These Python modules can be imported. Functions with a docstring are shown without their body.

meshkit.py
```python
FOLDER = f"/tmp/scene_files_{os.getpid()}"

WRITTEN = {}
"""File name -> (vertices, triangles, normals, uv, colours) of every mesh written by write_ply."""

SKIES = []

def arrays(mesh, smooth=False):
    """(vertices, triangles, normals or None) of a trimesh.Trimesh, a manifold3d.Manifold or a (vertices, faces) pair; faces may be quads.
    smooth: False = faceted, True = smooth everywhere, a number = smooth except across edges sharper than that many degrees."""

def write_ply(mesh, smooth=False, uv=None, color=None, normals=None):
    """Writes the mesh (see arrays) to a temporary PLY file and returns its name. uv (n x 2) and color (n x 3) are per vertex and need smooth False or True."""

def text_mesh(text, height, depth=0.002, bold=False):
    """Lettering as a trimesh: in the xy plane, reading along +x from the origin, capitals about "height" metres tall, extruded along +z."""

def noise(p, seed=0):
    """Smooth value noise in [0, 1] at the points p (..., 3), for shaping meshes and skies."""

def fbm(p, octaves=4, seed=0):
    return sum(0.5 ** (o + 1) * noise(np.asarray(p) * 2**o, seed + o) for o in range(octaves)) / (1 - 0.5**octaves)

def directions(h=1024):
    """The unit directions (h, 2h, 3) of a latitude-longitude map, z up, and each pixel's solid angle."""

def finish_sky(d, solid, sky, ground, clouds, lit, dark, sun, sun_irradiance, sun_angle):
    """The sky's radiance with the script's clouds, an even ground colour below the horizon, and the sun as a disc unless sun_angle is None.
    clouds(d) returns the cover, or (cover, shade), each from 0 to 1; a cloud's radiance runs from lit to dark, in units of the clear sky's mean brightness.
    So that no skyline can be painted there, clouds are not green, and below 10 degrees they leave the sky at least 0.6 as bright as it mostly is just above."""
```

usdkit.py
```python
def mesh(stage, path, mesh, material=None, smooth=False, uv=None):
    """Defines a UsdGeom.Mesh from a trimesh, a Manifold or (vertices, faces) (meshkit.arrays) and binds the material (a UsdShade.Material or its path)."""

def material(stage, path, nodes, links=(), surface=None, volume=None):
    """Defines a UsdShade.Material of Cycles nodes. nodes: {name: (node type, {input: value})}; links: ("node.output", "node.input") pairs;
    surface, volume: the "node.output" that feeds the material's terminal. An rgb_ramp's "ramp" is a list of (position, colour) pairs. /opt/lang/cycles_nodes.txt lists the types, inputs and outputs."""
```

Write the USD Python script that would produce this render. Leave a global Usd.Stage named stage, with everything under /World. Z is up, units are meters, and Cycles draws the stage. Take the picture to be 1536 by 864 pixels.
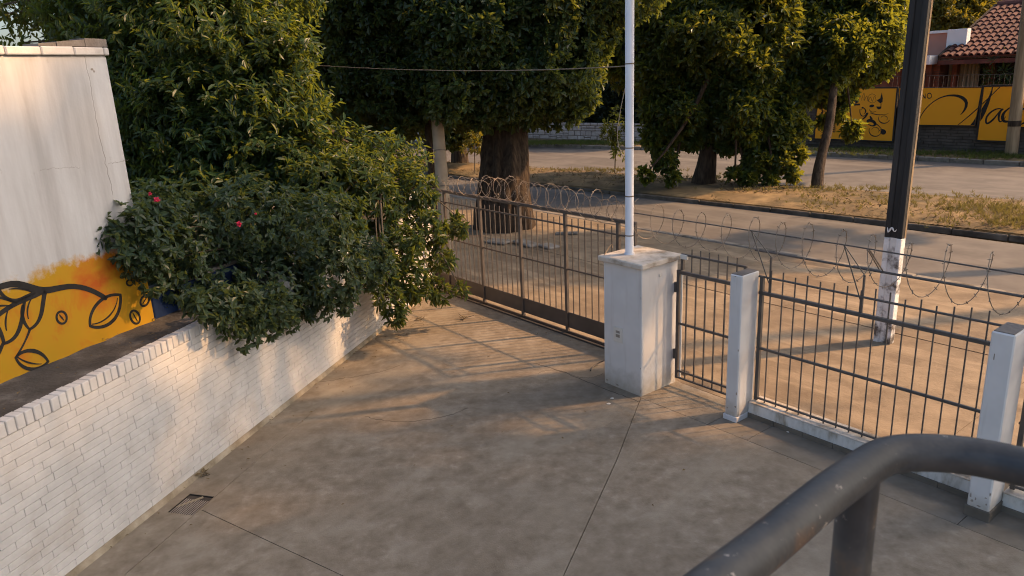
import math, random
import numpy as np, trimesh
from pxr import Usd, UsdGeom, UsdLux, UsdShade, Gf, Sdf, Vt
from shapely.geometry import Polygon, LineString, Point, box as sbox
from shapely.ops import unary_union
from shapely import affinity
import usdkit, meshkit

stage = Usd.Stage.CreateInMemory()
UsdGeom.SetStageUpAxis(stage, UsdGeom.Tokens.z)
UsdGeom.SetStageMetersPerUnit(stage, 1.0)
W = UsdGeom.Xform.Define(stage, '/World')
stage.SetDefaultPrim(W.GetPrim())
UsdGeom.Scope.Define(stage, '/World/Looks')

# ------------------------------------------------------------------ camera
F, PITCH, ROLL, H = 1119.0, 0.2821, -0.04445, 3.4          # focal length in photo pixels, angles, eye height over the yard
_fw = np.array([0, math.cos(PITCH), -math.sin(PITCH)]); _rt = np.array([1., 0, 0]); _up = np.cross(_rt, _fw)
CR = _rt * math.cos(ROLL) + _up * math.sin(ROLL); CU = -_rt * math.sin(ROLL) + _up * math.cos(ROLL); CF = _fw
C = np.array([0, 0, H])
cam = UsdGeom.Camera.Define(stage, '/World/camera')
cam.CreateHorizontalApertureAttr(36.0); cam.CreateVerticalApertureAttr(20.25)
cam.CreateFocalLengthAttr(36.0 * F / 1536)
cam.CreateClippingRangeAttr(Gf.Vec2f(0.05, 2000))
cam.CreateFStopAttr(9.0); cam.CreateFocusDistanceAttr(9.0)
cam.AddTransformOp().Set(Gf.Matrix4d(*[float(x) for r in (CR, CU, -CF, C) for x in (*r, 1.0 if r is C else 0.0)]))
cam.CreateExposureAttr(0.60)

# ------------------------------------------------------------------ sky and sun
SUN_AZ, SUN_EL = math.radians(10), math.radians(36)        # azimuth from +x towards +y
L = np.array([math.cos(SUN_AZ) * math.cos(SUN_EL), math.sin(SUN_AZ) * math.cos(SUN_EL), math.sin(SUN_EL)])
usdkit.material(stage, '/World/Looks/sky', {
    's': ('sky_texture', dict(sky_type='single_scattering', sun_disc=False, sun_elevation=SUN_EL, sun_rotation=math.atan2(L[0], L[1]), aerosol_density=3.6, air_density=1.0, ozone_density=1.0)),
    'b': ('background_shader', dict(strength=0.15))}, [('s.color', 'b.color')], surface='b.background')
dome = UsdLux.DomeLight.Define(stage, '/World/sky')
UsdShade.MaterialBindingAPI.Apply(dome.GetPrim()).Bind(UsdShade.Material.Get(stage, '/World/Looks/sky'))
sun = UsdLux.DistantLight.Define(stage, '/World/sun')
sun.CreateNormalizeAttr(True); sun.CreateIntensityAttr(1.1); sun.CreateAngleAttr(1.3); sun.CreateColorAttr(Gf.Vec3f(1.0, 0.585, 0.27))
_zx = np.cross([0, 0, 1], L); _zx /= np.linalg.norm(_zx); _zy = np.cross(L, _zx)
sun.AddTransformOp().Set(Gf.Matrix4d(*_zx, 0, *_zy, 0, *L, 0, 0, 0, 20, 1))

# ------------------------------------------------------------------ measuring helpers: photo pixel -> point of the place
E1 = np.array([0.6166, -0.7873, 0]); E2 = np.array([0.7873, 0.6166, 0])      # along the street fence, and out to the street
ANG1 = math.degrees(math.atan2(E1[1], E1[0]))
UZ = np.array([0, 0, 1.0])
def ray(x, y): return CF * F + CR * (x - 768) - CU * (y - 432)
def G(x, y, z=0.0):
    d = ray(x, y); return C + d * (z - H) / d[2]
def on(x, y, p0, n):
    d = ray(x, y); return C + d * (((np.asarray(p0) - C) @ n) / (d @ n))
def at_t(x, y, t): return on(x, y, E2 * t, E2)
def at_s(x, y, s): return on(x, y, E1 * s, E1)
def at(x, y, depth): return C + ray(x, y) / F * depth
def ST(s, t, z=0.0): return E1 * s + E2 * t + UZ * z
def st(p): return np.array([p @ E1, p @ E2, p[2]])

# ------------------------------------------------------------------ scene helpers
_names = {}
def numbered(path):
    if path not in _names:
        _names[path] = 0; return path
    _names[path] += 1
    return f'{path}_{_names[path]:03d}'
def setdata(p, label=None, cat=None, group=None, kind=None):
    for k, v in (('label', label), ('category', cat), ('group', group), ('kind', kind)):
        if v: p.SetCustomDataByKey(k, v)
class Thing:
    """An Xform at the thing's base (or a part of it); its parts are authored in world coordinates and stored in local ones."""
    def __init__(self, name, label=None, cat=None, loc=(0, 0, 0), rotz=0.0, group=None, kind=None):
        self.path = numbered('/World/' + name); self.loc = np.array(loc, float); self.rotz = rotz
        x = UsdGeom.Xform.Define(stage, self.path)
        x.AddTranslateOp().Set(Gf.Vec3d(*map(float, self.loc)))
        if rotz: x.AddRotateZOp().Set(float(rotz))
        setdata(x.GetPrim(), label, cat, group, kind)
    def local(self, v):
        a = -math.radians(self.rotz); c, s = math.cos(a), math.sin(a)
        v = np.asarray(v, float) - self.loc
        return np.stack([v[:, 0] * c - v[:, 1] * s, v[:, 0] * s + v[:, 1] * c, v[:, 2]], 1)
class Part:
    def __init__(self, path, root): self.path, self.root = path, root
    def local(self, v): return self.root.local(v)
def put(name, m, mat, parent=None, label=None, cat=None, group=None, kind=None, smooth=False):
    v, f = m if isinstance(m, tuple) else (np.array(m.vertices), np.array(m.faces))
    if parent is not None: v = parent.local(v)
    path = numbered((parent.path if parent is not None else '/World') + '/' + name)
    g = usdkit.mesh(stage, path, (v, f), mat, smooth=smooth)
    setdata(g.GetPrim(), label, cat, group, kind)
    return Part(path, parent.root if isinstance(parent, Part) else parent) if parent is not None else Part(path, _Id)
class _IdT:
    def local(self, v): return np.asarray(v, float)
_Id = _IdT()

class MB:
    """Collects shapes into one mesh (world coordinates)."""
    def __init__(self): self.v, self.f, self.n = [], [], 0
    def add(self, v, f):
        v = np.asarray(v, float); f = np.asarray(f, int)
        if f.shape[1] == 4: f = np.vstack([f[:, [0, 1, 2]], f[:, [0, 2, 3]]])
        self.v.append(v); self.f.append(f + self.n); self.n += len(v); return self
    def mesh(self, m): return self.add(m.vertices, m.faces)
    def hexa(self, p):      # 8 corners: bottom 4 ccw, top 4 ccw
        return self.add(p, [[0, 3, 2, 1], [4, 5, 6, 7], [0, 1, 5, 4], [1, 2, 6, 5], [2, 3, 7, 6], [3, 0, 4, 7]])
    def block(self, o, a, b, c, ch=0.0):   # box at corner o with edge vectors a, b, c; ch = chamfer
        o, a, b, c = (np.asarray(x, float) for x in (o, a, b, c))
        if np.dot(np.cross(a, b), c) < 0: o, a = o + a, -a
        if ch <= 0: return self.hexa([o, o + a, o + a + b, o + b, o + c, o + a + c, o + a + b + c, o + b + c])
        la, lb, lc = (np.linalg.norm(x) for x in (a, b, c)); ch = min(ch, la * .45, lb * .45, lc * .45)
        ua, ub, uc = a / la, b / lb, c / lc
        pts = []
        for sx in (0, 1):
            for sy in (0, 1):
                for sz in (0, 1):
                    p = o + a * sx + b * sy + c * sz
                    dx, dy, dz = ua * ch * (1 - 2 * sx), ub * ch * (1 - 2 * sy), uc * ch * (1 - 2 * sz)
                    pts += [p + dx + dy, p + dx + dz, p + dy + dz]
        h = trimesh.convex.convex_hull(np.array(pts))
        return self.mesh(h)
    def bar(self, p0, p1, w, h=None, up=UZ, ch=0.0):
        p0, p1 = np.asarray(p0, float), np.asarray(p1, float); h = h or w
        d = p1 - p0; d1 = d / np.linalg.norm(d)
        up = np.asarray(up, float)
        if abs(d1 @ up) > .99: up = E1
        sd = np.cross(d1, up); sd /= np.linalg.norm(sd); u = np.cross(sd, d1)
        return self.block(p0 - sd * w / 2 - u * h / 2, sd * w, d, u * h, ch)
    def tube(self, pts, r, n=8, caps=True):
        pts = np.asarray(pts, float); k = len(pts); r = np.broadcast_to(np.asarray(r, float), (k,))
        t = np.gradient(pts, axis=0); t /= np.linalg.norm(t, axis=1, keepdims=True) + 1e-12
        ref = np.array([0, 0, 1.0]) if abs(t[0][2]) < .9 else np.array([1.0, 0, 0])
        x = np.cross(t[0], ref); x /= np.linalg.norm(x); rings = []
        for i in range(k):
            x = x - t[i] * (x @ t[i]); x /= np.linalg.norm(x) + 1e-12; y = np.cross(t[i], x)
            a = np.arange(n) * 2 * math.pi / n
            rings.append(pts[i] + r[i] * (np.cos(a)[:, None] * x + np.sin(a)[:, None] * y))
        v = np.vstack(rings); f = []
        for i in range(k - 1):
            for j in range(n):
                j2 = (j + 1) % n; a, b, c, d = i * n + j, i * n + j2, (i + 1) * n + j2, (i + 1) * n + j
                f += [[a, b, c], [a, c, d]]
        if caps:
            v = np.vstack([v, pts[0], pts[-1]])
            for j in range(n):
                j2 = (j + 1) % n; f += [[k * n, j2, j], [k * n + 1, (k - 1) * n + j, (k - 1) * n + j2]]
        return self.add(v, f)
    def prism(self, poly, o, a, b, c0, c1, cdir):     # shapely polygon in (a,b) extruded along cdir from c0 to c1
        for g in getattr(poly, 'geoms', [poly]):
            if g.is_empty or g.area < 1e-9: continue
            m = trimesh.creation.extrude_polygon(g, c1 - c0, engine='earcut'); v = m.vertices
            w = np.asarray(o) + v[:, :1] * a + v[:, 1:2] * b + (v[:, 2:3] + c0) * cdir
            f = m.faces if np.dot(np.cross(a, b), cdir) > 0 else m.faces[:, ::-1]
            self.add(w, f)
        return self
    def get(self): return np.vstack(self.v), np.vstack(self.f)
    def put(self, name, mat, parent=None, **k): return put(name, self.get(), mat, parent, **k)

def spline(pts, n=24):
    from scipy.interpolate import CubicSpline
    p = np.asarray(pts, float); d = np.r_[0, np.cumsum(np.linalg.norm(np.diff(p, axis=0), axis=1))]
    return CubicSpline(d, p)(np.linspace(0, d[-1], n))
def brush(pts, w, n=26):     # a painted stroke of varying width as a shapely polygon; w = full widths along it
    p = spline(pts, n) if len(pts) > 2 else np.linspace(pts[0], pts[1], n)
    ws = np.interp(np.linspace(0, 1, n), np.linspace(0, 1, len(np.atleast_1d(w))), np.atleast_1d(w)) / 2
    hulls = [Point(p[i]).buffer(ws[i], 6).union(Point(p[i + 1]).buffer(ws[i + 1], 6)).convex_hull for i in range(n - 1)]
    return unary_union(hulls).simplify(float(np.max(ws)) * .04)
def ring(cx, cy, rx, ry, w, rot=0, a0=0, a1=360):
    a = np.radians(np.linspace(a0, a1, 22)); x, y = np.cos(a) * rx, np.sin(a) * ry; r = math.radians(rot)
    return brush(np.stack([cx + x * math.cos(r) - y * math.sin(r), cy + x * math.sin(r) + y * math.cos(r)], 1), w, 30)
def ell(cx, cy, rx, ry, rot=0): return affinity.rotate(affinity.scale(Point(cx, cy).buffer(1, 10), rx, ry), rot)

# ------------------------------------------------------------------ materials
def mat(name, stops, scale=3.0, rough=0.85, bump=0.15, bscale=None, detail=6, stretch=(1, 1, 1), dirt=None, spec=0.3, metal=0.0, vary=0.0, coords='position', bdist=0.02, sub=None, streak=None):
    """Noise-coloured principled material. dirt=(colour, scale, lo, hi): large stains. vary: tone variation per island/object. sub=(colour, scale, lo, hi) small specks"""
    n = {'g': ('geometry', {}), 'm': ('mapping', dict(scale=stretch)), 'n': ('noise_texture', dict(scale=scale, detail=detail, roughness=.6)),
         'r': ('rgb_ramp', dict(ramp=stops)), 'p': ('principled_bsdf', dict(roughness=rough, specular_ior_level=spec, metallic=metal)),
         'bn': ('noise_texture', dict(scale=bscale or scale * 8, detail=5, roughness=.65)), 'b': ('bump', dict(strength=bump, distance=bdist))}
    l = [('g.position', 'm.vector'), ('m.vector', 'n.vector'), ('n.fac', 'r.fac'), ('m.vector', 'bn.vector'), ('bn.fac', 'b.height'), ('b.normal', 'p.normal')]
    if coords == 'object':
        n['g'] = ('texture_coordinate', {}); l[0] = ('g.object', 'm.vector')
    out = 'r.color'
    for i, d in enumerate([x for x in (dirt, sub) if x]):
        col, sc, lo, hi = d
        n[f'dn{i}'] = ('noise_texture', dict(scale=sc, detail=8, roughness=.66, distortion=.15 if sc < 2 else 0.0)); n[f'dm{i}'] = ('map_range', dict(from_min=lo, from_max=hi, clamp=True)); n[f'dx{i}'] = ('mix', dict(color2=col))
        l += [('g.object' if coords == 'object' else 'g.position', f'dn{i}.vector'), (f'dn{i}.fac', f'dm{i}.value'), (f'dm{i}.result', f'dx{i}.fac'), (out, f'dx{i}.color1')]
        out = f'dx{i}.color'
    if streak:      # (colour, scale along, scale across, angle, lo, hi): drag marks in one direction
        col, sa, sb, an, lo, hi = streak
        n['km'] = ('vector_rotate', dict(rotate_type='z_axis', angle=an)); n['kp'] = ('mapping', dict(scale=(sa, sb, 1))); n['kn'] = ('noise_texture', dict(scale=1.0, detail=7, roughness=.6, distortion=.6)); n['kr'] = ('map_range', dict(from_min=lo, from_max=hi, clamp=True)); n['kx'] = ('mix', dict(color2=col))
        l += [('g.position', 'km.vector'), ('km.vector', 'kp.vector'), ('kp.vector', 'kn.vector'), ('kn.fac', 'kr.value'), ('kr.result', 'kx.fac'), (out, 'kx.color1')]; out = 'kx.color'
    if vary:
        n['gi'] = ('geometry', {}); n['vm'] = ('map_range', dict(to_min=1 - vary, to_max=1 + vary)); n['h'] = ('hsv', {})
        l += [('gi.random_per_island', 'vm.value'), ('vm.result', 'h.value'), (out, 'h.color')]; out = 'h.color'
    l.append((out, 'p.base_color'))
    return usdkit.material(stage, '/World/Looks/' + name, n, l, surface='p.BSDF')

def leafmat(name, stops, trans=0.35, tcol=(0.20, 0.22, 0.02), rough=0.45):
    n = {'g': ('geometry', {}), 'r': ('rgb_ramp', dict(ramp=stops)), 'p': ('principled_bsdf', dict(roughness=rough, specular_ior_level=.4)),
         't': ('translucent_bsdf', dict(color=tcol)), 'x': ('mix_closure', dict(fac=trans))}
    return usdkit.material(stage, '/World/Looks/' + name, n, [('g.random_per_island', 'r.fac'), ('r.color', 'p.base_color'), ('p.BSDF', 'x.closure1'), ('t.BSDF', 'x.closure2')], surface='x.closure')

M = {}
M['yard'] = mat('yard_concrete', [(.30, (.165, .125, .084)), (.44, (.215, .168, .118)), (.58, (.26, .208, .15)), (.70, (.33, .272, .205))], 7.5, .8, .5, 70, detail=14, dirt=((.17, .13, .088), .36, .42, .76), sub=((.34, .285, .215), 1.7, .52, .80), streak=((.315, .26, .19), .6, 2.0, -.9, .50, .82), bdist=.006)
M['border'] = mat('border_concrete', [(.3, (.17, .138, .10)), (.6, (.235, .195, .148)), (.75, (.29, .245, .19))], 3.2, .8, .25, 30, dirt=((.13, .10, .07), .9, .55, .75), bdist=.008)
M['kerb_dark'] = mat('dirty_kerb', [(.3, (.07, .056, .044)), (.6, (.13, .107, .086)), (.75, (.19, .16, .13))], 3, .9, .5, 30, dirt=((.05, .04, .03), 1.2, .45, .62))
M['joint'] = mat('joint_dirt', [(.3, (.045, .036, .028)), (.7, (.07, .055, .042))], 8)
M['walk'] = mat('pavement_concrete', [(.3, (.155, .113, .073)), (.48, (.22, .164, .107)), (.62, (.27, .203, .132)), (.75, (.33, .25, .165))], 2.6, .85, .5, 30, detail=12, dirt=((.14, .10, .065), .55, .46, .68), sub=((.13, .092, .06), 9, .60, .74), streak=((.33, .25, .165), .5, 3.0, .9, .52, .72), bdist=.012)
M['asphalt'] = mat('asphalt', [(.3, (.098, .086, .077)), (.55, (.132, .117, .104)), (.75, (.172, .153, .135))], 1.8, .8, .4, 60, detail=12, dirt=((.088, .077, .068), .3, .46, .7), streak=((.165, .146, .126), .12, 1.3, .9, .50, .68), bdist=.006)
M['sand'] = mat('median_soil', [(.28, (.10, .068, .036)), (.5, (.20, .135, .066)), (.75, (.32, .22, .105))], 1.6, .95, .7, 18, detail=10, dirt=((.085, .066, .032), .7, .46, .64), bdist=.03)
M['ground'] = mat('far_soil', [(.3, (.10, .08, .05)), (.7, (.16, .13, .08))], .4, .95, .3)
M['kerb'] = mat('kerb_stone', [(.3, (.16, .135, .11)), (.6, (.26, .225, .185)), (.75, (.33, .29, .24))], 3, .85, .4, 30, dirt=((.07, .058, .045), 1.6, .52, .66))
M['white'] = mat('white_paint', [(.3, (.56, .54, .53)), (.6, (.62, .605, .60)), (.75, (.66, .645, .64))], 2.5, .6, .10, 18, dirt=((.42, .37, .32), 1.4, .58, .76), bdist=.006)
M['pillarwhite'] = usdkit.material(stage, '/World/Looks/pillar_paint', {
    'g': ('geometry', {}), 's': ('separate_xyz', {}), 'n': ('noise_texture', dict(scale=2.5, detail=8, roughness=.65)), 'r': ('rgb_ramp', dict(ramp=[(.3, (.57, .535, .50)), (.6, (.64, .605, .57)), (.75, (.68, .645, .61))])),
    'n2': ('noise_texture', dict(scale=7, detail=8, roughness=.7)), 'mp': ('mapping', dict(scale=(9, 9, .8))), 'n3': ('noise_texture', dict(scale=1.4, detail=6, roughness=.6)),
    'k': ('math', dict(math_type='multiply_add', value2=-.42)), 'm': ('map_range', dict(from_min=-.19, from_max=.04, to_min=.75, to_max=0, clamp=True)), 'x': ('mix', dict(color2=(.34, .29, .22))),
    'm3': ('map_range', dict(from_min=.56, from_max=.74, to_max=.45, clamp=True)), 'x3': ('mix', dict(color2=(.44, .39, .34))), 'b': ('bump', dict(strength=.25, distance=.006)), 'p': ('principled_bsdf', dict(roughness=.65, specular_ior_level=.3))},
    [('g.position', 's.vector'), ('g.position', 'n.vector'), ('n.fac', 'r.fac'), ('g.position', 'n2.vector'), ('n2.fac', 'k.value1'), ('s.z', 'k.value3'), ('k.value', 'm.value'), ('m.result', 'x.fac'), ('r.color', 'x3.color1'), ('g.position', 'mp.vector'), ('mp.vector', 'n3.vector'), ('n3.fac', 'm3.value'), ('m3.result', 'x3.fac'), ('x3.color', 'x.color1'), ('x.color', 'p.base_color'), ('n2.fac', 'b.height'), ('b.normal', 'p.normal')], surface='p.BSDF')
M['whitebrick'] = mat('white_brick_paint', [(.3, (.51, .475, .44)), (.6, (.60, .56, .52)), (.75, (.64, .605, .565))], 5, .55, .4, 30, dirt=((.43, .37, .31), 1.1, .54, .74), bdist=.006)
M['mortar'] = mat('painted_mortar', [(.3, (.30, .265, .225)), (.7, (.42, .38, .33))], 6, .9, .3)
M['fillet'] = mat('mossy_fillet', [(.3, (.17, .13, .08)), (.55, (.36, .29, .20)), (.75, (.52, .44, .33))], 4, .9, .4)
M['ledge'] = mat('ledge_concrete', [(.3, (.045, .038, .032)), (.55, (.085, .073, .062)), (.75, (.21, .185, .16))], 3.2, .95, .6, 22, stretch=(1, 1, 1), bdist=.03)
M['plinth'] = mat('stained_plinth', [(.34, (.30, .26, .20)), (.5, (.58, .55, .50)), (.7, (.70, .67, .63))], 3.2, .8, .3, 24, stretch=(2.2, 2.2, .8), bdist=.01)
M['plinthtop'] = mat('stained_coping', [(.36, (.26, .20, .14)), (.52, (.50, .43, .35)), (.7, (.66, .58, .50))], 5, .85, .35, 26, bdist=.01)
M['skirt'] = mat('skirting_tile', [(.3, (.10, .082, .062)), (.7, (.16, .135, .105))], 4, .6, .2)
M['iron'] = mat('painted_iron', [(.3, (.055, .045, .038)), (.6, (.085, .068, .055)), (.8, (.12, .085, .06))], 9, .5, .2, 60, spec=.5, bdist=.002)
M['gateiron'] = mat('brown_iron', [(.3, (.062, .046, .036)), (.6, (.094, .07, .053)), (.8, (.13, .09, .062))], 9, .55, .2, 60, spec=.5, bdist=.002)
M['plate'] = mat('gate_plate_iron', [(.3, (.055, .042, .034)), (.6, (.078, .06, .048)), (.8, (.11, .08, .06))], 4, .5, .15, 40, spec=.5, bdist=.003)
M['wire'] = mat('galvanised_wire', [(.3, (.13, .10, .075)), (.7, (.26, .205, .155))], 14, .5, .1, metal=.5, spec=.5)
M['rail'] = mat('handrail_paint', [(.30, (.014, .016, .019)), (.48, (.027, .028, .030)), (.60, (.050, .048, .046)), (.70, (.095, .068, .048))], 9, .52, .55, 55, spec=.45, detail=10, dirt=((.075, .045, .030), 6.5, .57, .66), sub=((.36, .31, .26), 52, .645, .69), bdist=.002)
M['pole_white'] = mat('pole_whitewash', [(.3, (.55, .52, .49)), (.6, (.72, .69, .66)), (.75, (.78, .75, .72))], 4, .8, .3, 20, dirt=((.10, .08, .065), 3.0, .52, .62))
M['pole_black'] = mat('pole_tar', [(.3, (.016, .015, .014)), (.6, (.03, .027, .025)), (.8, (.055, .05, .045))], 3, .75, .3, 20, stretch=(3, 3, .5))
M['pole_conc'] = mat('pole_concrete', [(.3, (.28, .21, .14)), (.7, (.42, .33, .23))], 3, .85, .3, 24)
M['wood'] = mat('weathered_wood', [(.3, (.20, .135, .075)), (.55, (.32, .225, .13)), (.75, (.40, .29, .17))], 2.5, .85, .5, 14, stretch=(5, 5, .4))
M['flag'] = mat('pale_blue_paint', [(.3, (.60, .62, .66)), (.7, (.70, .71, .74))], 3, .45, .1, spec=.5)
M['bark'] = mat('dark_bark', [(.3, (.018, .011, .007)), (.48, (.055, .036, .023)), (.6, (.085, .057, .036)), (.75, (.14, .098, .064))], 4.5, .95, 1.0, 14, detail=10, stretch=(3, 3, .45), bdist=.05)
M['twig'] = mat('twig_bark', [(.3, (.06, .045, .03)), (.7, (.13, .10, .065))], 6, .9, .3)
M['leaf_big'] = leafmat('leaf_dark_green', [(0, (.018, .042, .015)), (.5, (.038, .080, .024)), (.85, (.070, .112, .030)), (.97, (.13, .13, .028)), (1, (.30, .16, .025))], .32, (.26, .28, .035), .36)
M['leaf_gold'] = leafmat('leaf_golden_green', [(0, (.022, .046, .012)), (.5, (.050, .088, .018)), (.85, (.095, .125, .022)), (.97, (.16, .15, .025)), (1, (.26, .19, .025))], .38, (.40, .38, .03), .36)
M['leaf_left'] = leafmat('leaf_fresh_green', [(0, (.018, .042, .012)), (.45, (.036, .076, .018)), (.8, (.075, .112, .020)), (.96, (.12, .13, .02)), (1, (.24, .18, .02))], .36, (.30, .32, .03), .4)
M['leaf_bush'] = leafmat('leaf_rose_green', [(0, (0.0288, 0.0504, 0.024)), (0.5, (0.0552, 0.0864, 0.0384)), (0.85, (0.09, 0.1176, 0.0456)), (1, (0.156, 0.144, 0.0432))], .28, (.20, .22, .04), .42)
M['leaf_shrub'] = leafmat('leaf_shrub_green', [(0, (.024, .046, .012)), (.5, (.050, .084, .020)), (.85, (.092, .122, .026)), (1, (.20, .16, .03))], .34, (.27, .28, .03), .4)
M['leaf_far'] = leafmat('leaf_far_green', [(0, (0.012, 0.024, 0.009)), (0.6, (0.027, 0.051, 0.015)), (1, (0.0525, 0.078, 0.018))], .2, (.08, .10, .015))
M['leaf_yellow'] = leafmat('leaf_yellow_green', [(0, (.07, .075, .012)), (.5, (.16, .14, .02)), (1, (.32, .23, .025))], .35, (.40, .30, .02))
M['grass'] = leafmat('grass_blades', [(0, (.05, .085, .015)), (.5, (.10, .14, .025)), (1, (.24, .19, .05))], .3, (.2, .2, .03), .6)
M['drygrass'] = leafmat('dry_grass', [(0, (.09, .075, .022)), (.5, (.18, .145, .045)), (.8, (.13, .135, .03)), (1, (.30, .23, .09))], .3, (.3, .24, .06), .6)
M['petal'] = mat('pink_petal', [(.3, (.55, .02, .06)), (.7, (.70, .05, .11))], 20, .6, 0)
M['dryleaf'] = mat('dry_leaf', [(.3, (.10, .065, .03)), (.7, (.20, .14, .07))], 30, .9, 0)
M['orange'] = mat('sign_orange', [(.3, (.88, .345, .010)), (.7, (.92, .37, .014))], .8, .5, .05)
M['black'] = mat('black_paint', [(.3, (.012, .010, .009)), (.7, (.022, .019, .016))], 6, .6, .05)
M['signframe'] = mat('sign_frame', [(.3, (.02, .016, .013)), (.7, (.04, .032, .025))], 4, .6, .1)
M['muralblack'] = mat('mural_black', [(.3, (.013, .011, .010)), (.7, (.024, .021, .019))], 12, .6, .1)
M['greybrick'] = mat('grey_brick', [(.3, (.085, .068, .055)), (.6, (.15, .122, .10)), (.75, (.21, .175, .145))], 3, .9, .3, vary=.25)
M['redbrick'] = mat('red_brick', [(.3, (.12, .045, .026)), (.6, (.19, .072, .042)), (.75, (.24, .10, .06))], 3, .9, .3, vary=.2)
M['darkmortar'] = mat('dark_mortar', [(.3, (.06, .05, .042)), (.7, (.09, .078, .065))], 5, .9, .2)
M['tile'] = mat('clay_roof_tile', [(.3, (.085, .032, .026)), (.55, (.16, .062, .047)), (.75, (.22, .098, .074))], 1.8, .85, .4, 20, dirt=((.05, .03, .025), .9, .54, .70), vary=.25)
M['salmon'] = mat('salmon_plaster', [(.3, (.36, .17, .12)), (.7, (.44, .22, .16))], 1, .85, .1)
M['housewhite'] = mat('house_white', [(.3, (.62, .60, .57)), (.7, (.72, .70, .68))], 1, .8, .1)
M['darkroom'] = mat('dark_interior', [(.3, (.012, .010, .008)), (.7, (.028, .024, .018))], 1, .9, .1)
M['curtain'] = mat('curtain_cloth', [(.3, (.13, .125, .09)), (.7, (.22, .21, .155))], 2, .9, .3, stretch=(6, 6, .3))
M['stone'] = mat('pale_wall_stone', [(.3, (.46, .37, .31)), (.6, (.64, .54, .47)), (.75, (.74, .65, .57))], 4, .9, .5, vary=.22)
M['stonemortar'] = mat('stone_mortar', [(.3, (.20, .165, .14)), (.7, (.30, .25, .21))], 5, .9, .2)
M['rubble'] = mat('rubble_slab', [(.3, (.17, .15, .13)), (.7, (.28, .25, .22))], 3, .9, .4, 20)
M['carpaint'] = mat('car_white', [(.3, (.66, .67, .70)), (.7, (.74, .75, .77))], 1, .25, 0, spec=.6)
M['tyre'] = mat('tyre_rubber', [(.3, (.012, .012, .012)), (.7, (.022, .022, .022))], 6, .8, .2)
M['alloy'] = mat('wheel_alloy', [(.3, (.40, .40, .41)), (.7, (.5, .5, .51))], 4, .35, 0, metal=.7)
M['carglass'] = mat('car_glass', [(.3, (.02, .024, .03)), (.7, (.03, .035, .04))], 1, .08, 0, spec=.8)
M['lamp_red'] = mat('tail_lamp', [(.3, (.35, .02, .02)), (.7, (.4, .03, .02))], 3, .2, 0, spec=.6)
M['blue'] = mat('blue_paint', [(.3, (.008, .022, .07)), (.7, (.016, .038, .11))], 3, .7, .15)
M['hill'] = mat('hill_forest', [(.3, (.018, .04, .014)), (.6, (.04, .075, .025)), (.75, (.065, .10, .035))], .08, .95, 1, .5, bdist=2.0)
M['plastic'] = mat('ivory_plastic', [(.3, (.62, .56, .48)), (.7, (.68, .62, .54))], 6, .5, .05)
M['recess'] = mat('recess_grey', [(.3, (.22, .18, .14)), (.7, (.34, .29, .24))], 8, .8, .1)
M['cardboard'] = mat('old_coping', [(.3, (.13, .11, .095)), (.7, (.24, .21, .185))], 4, .9, .4)

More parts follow.
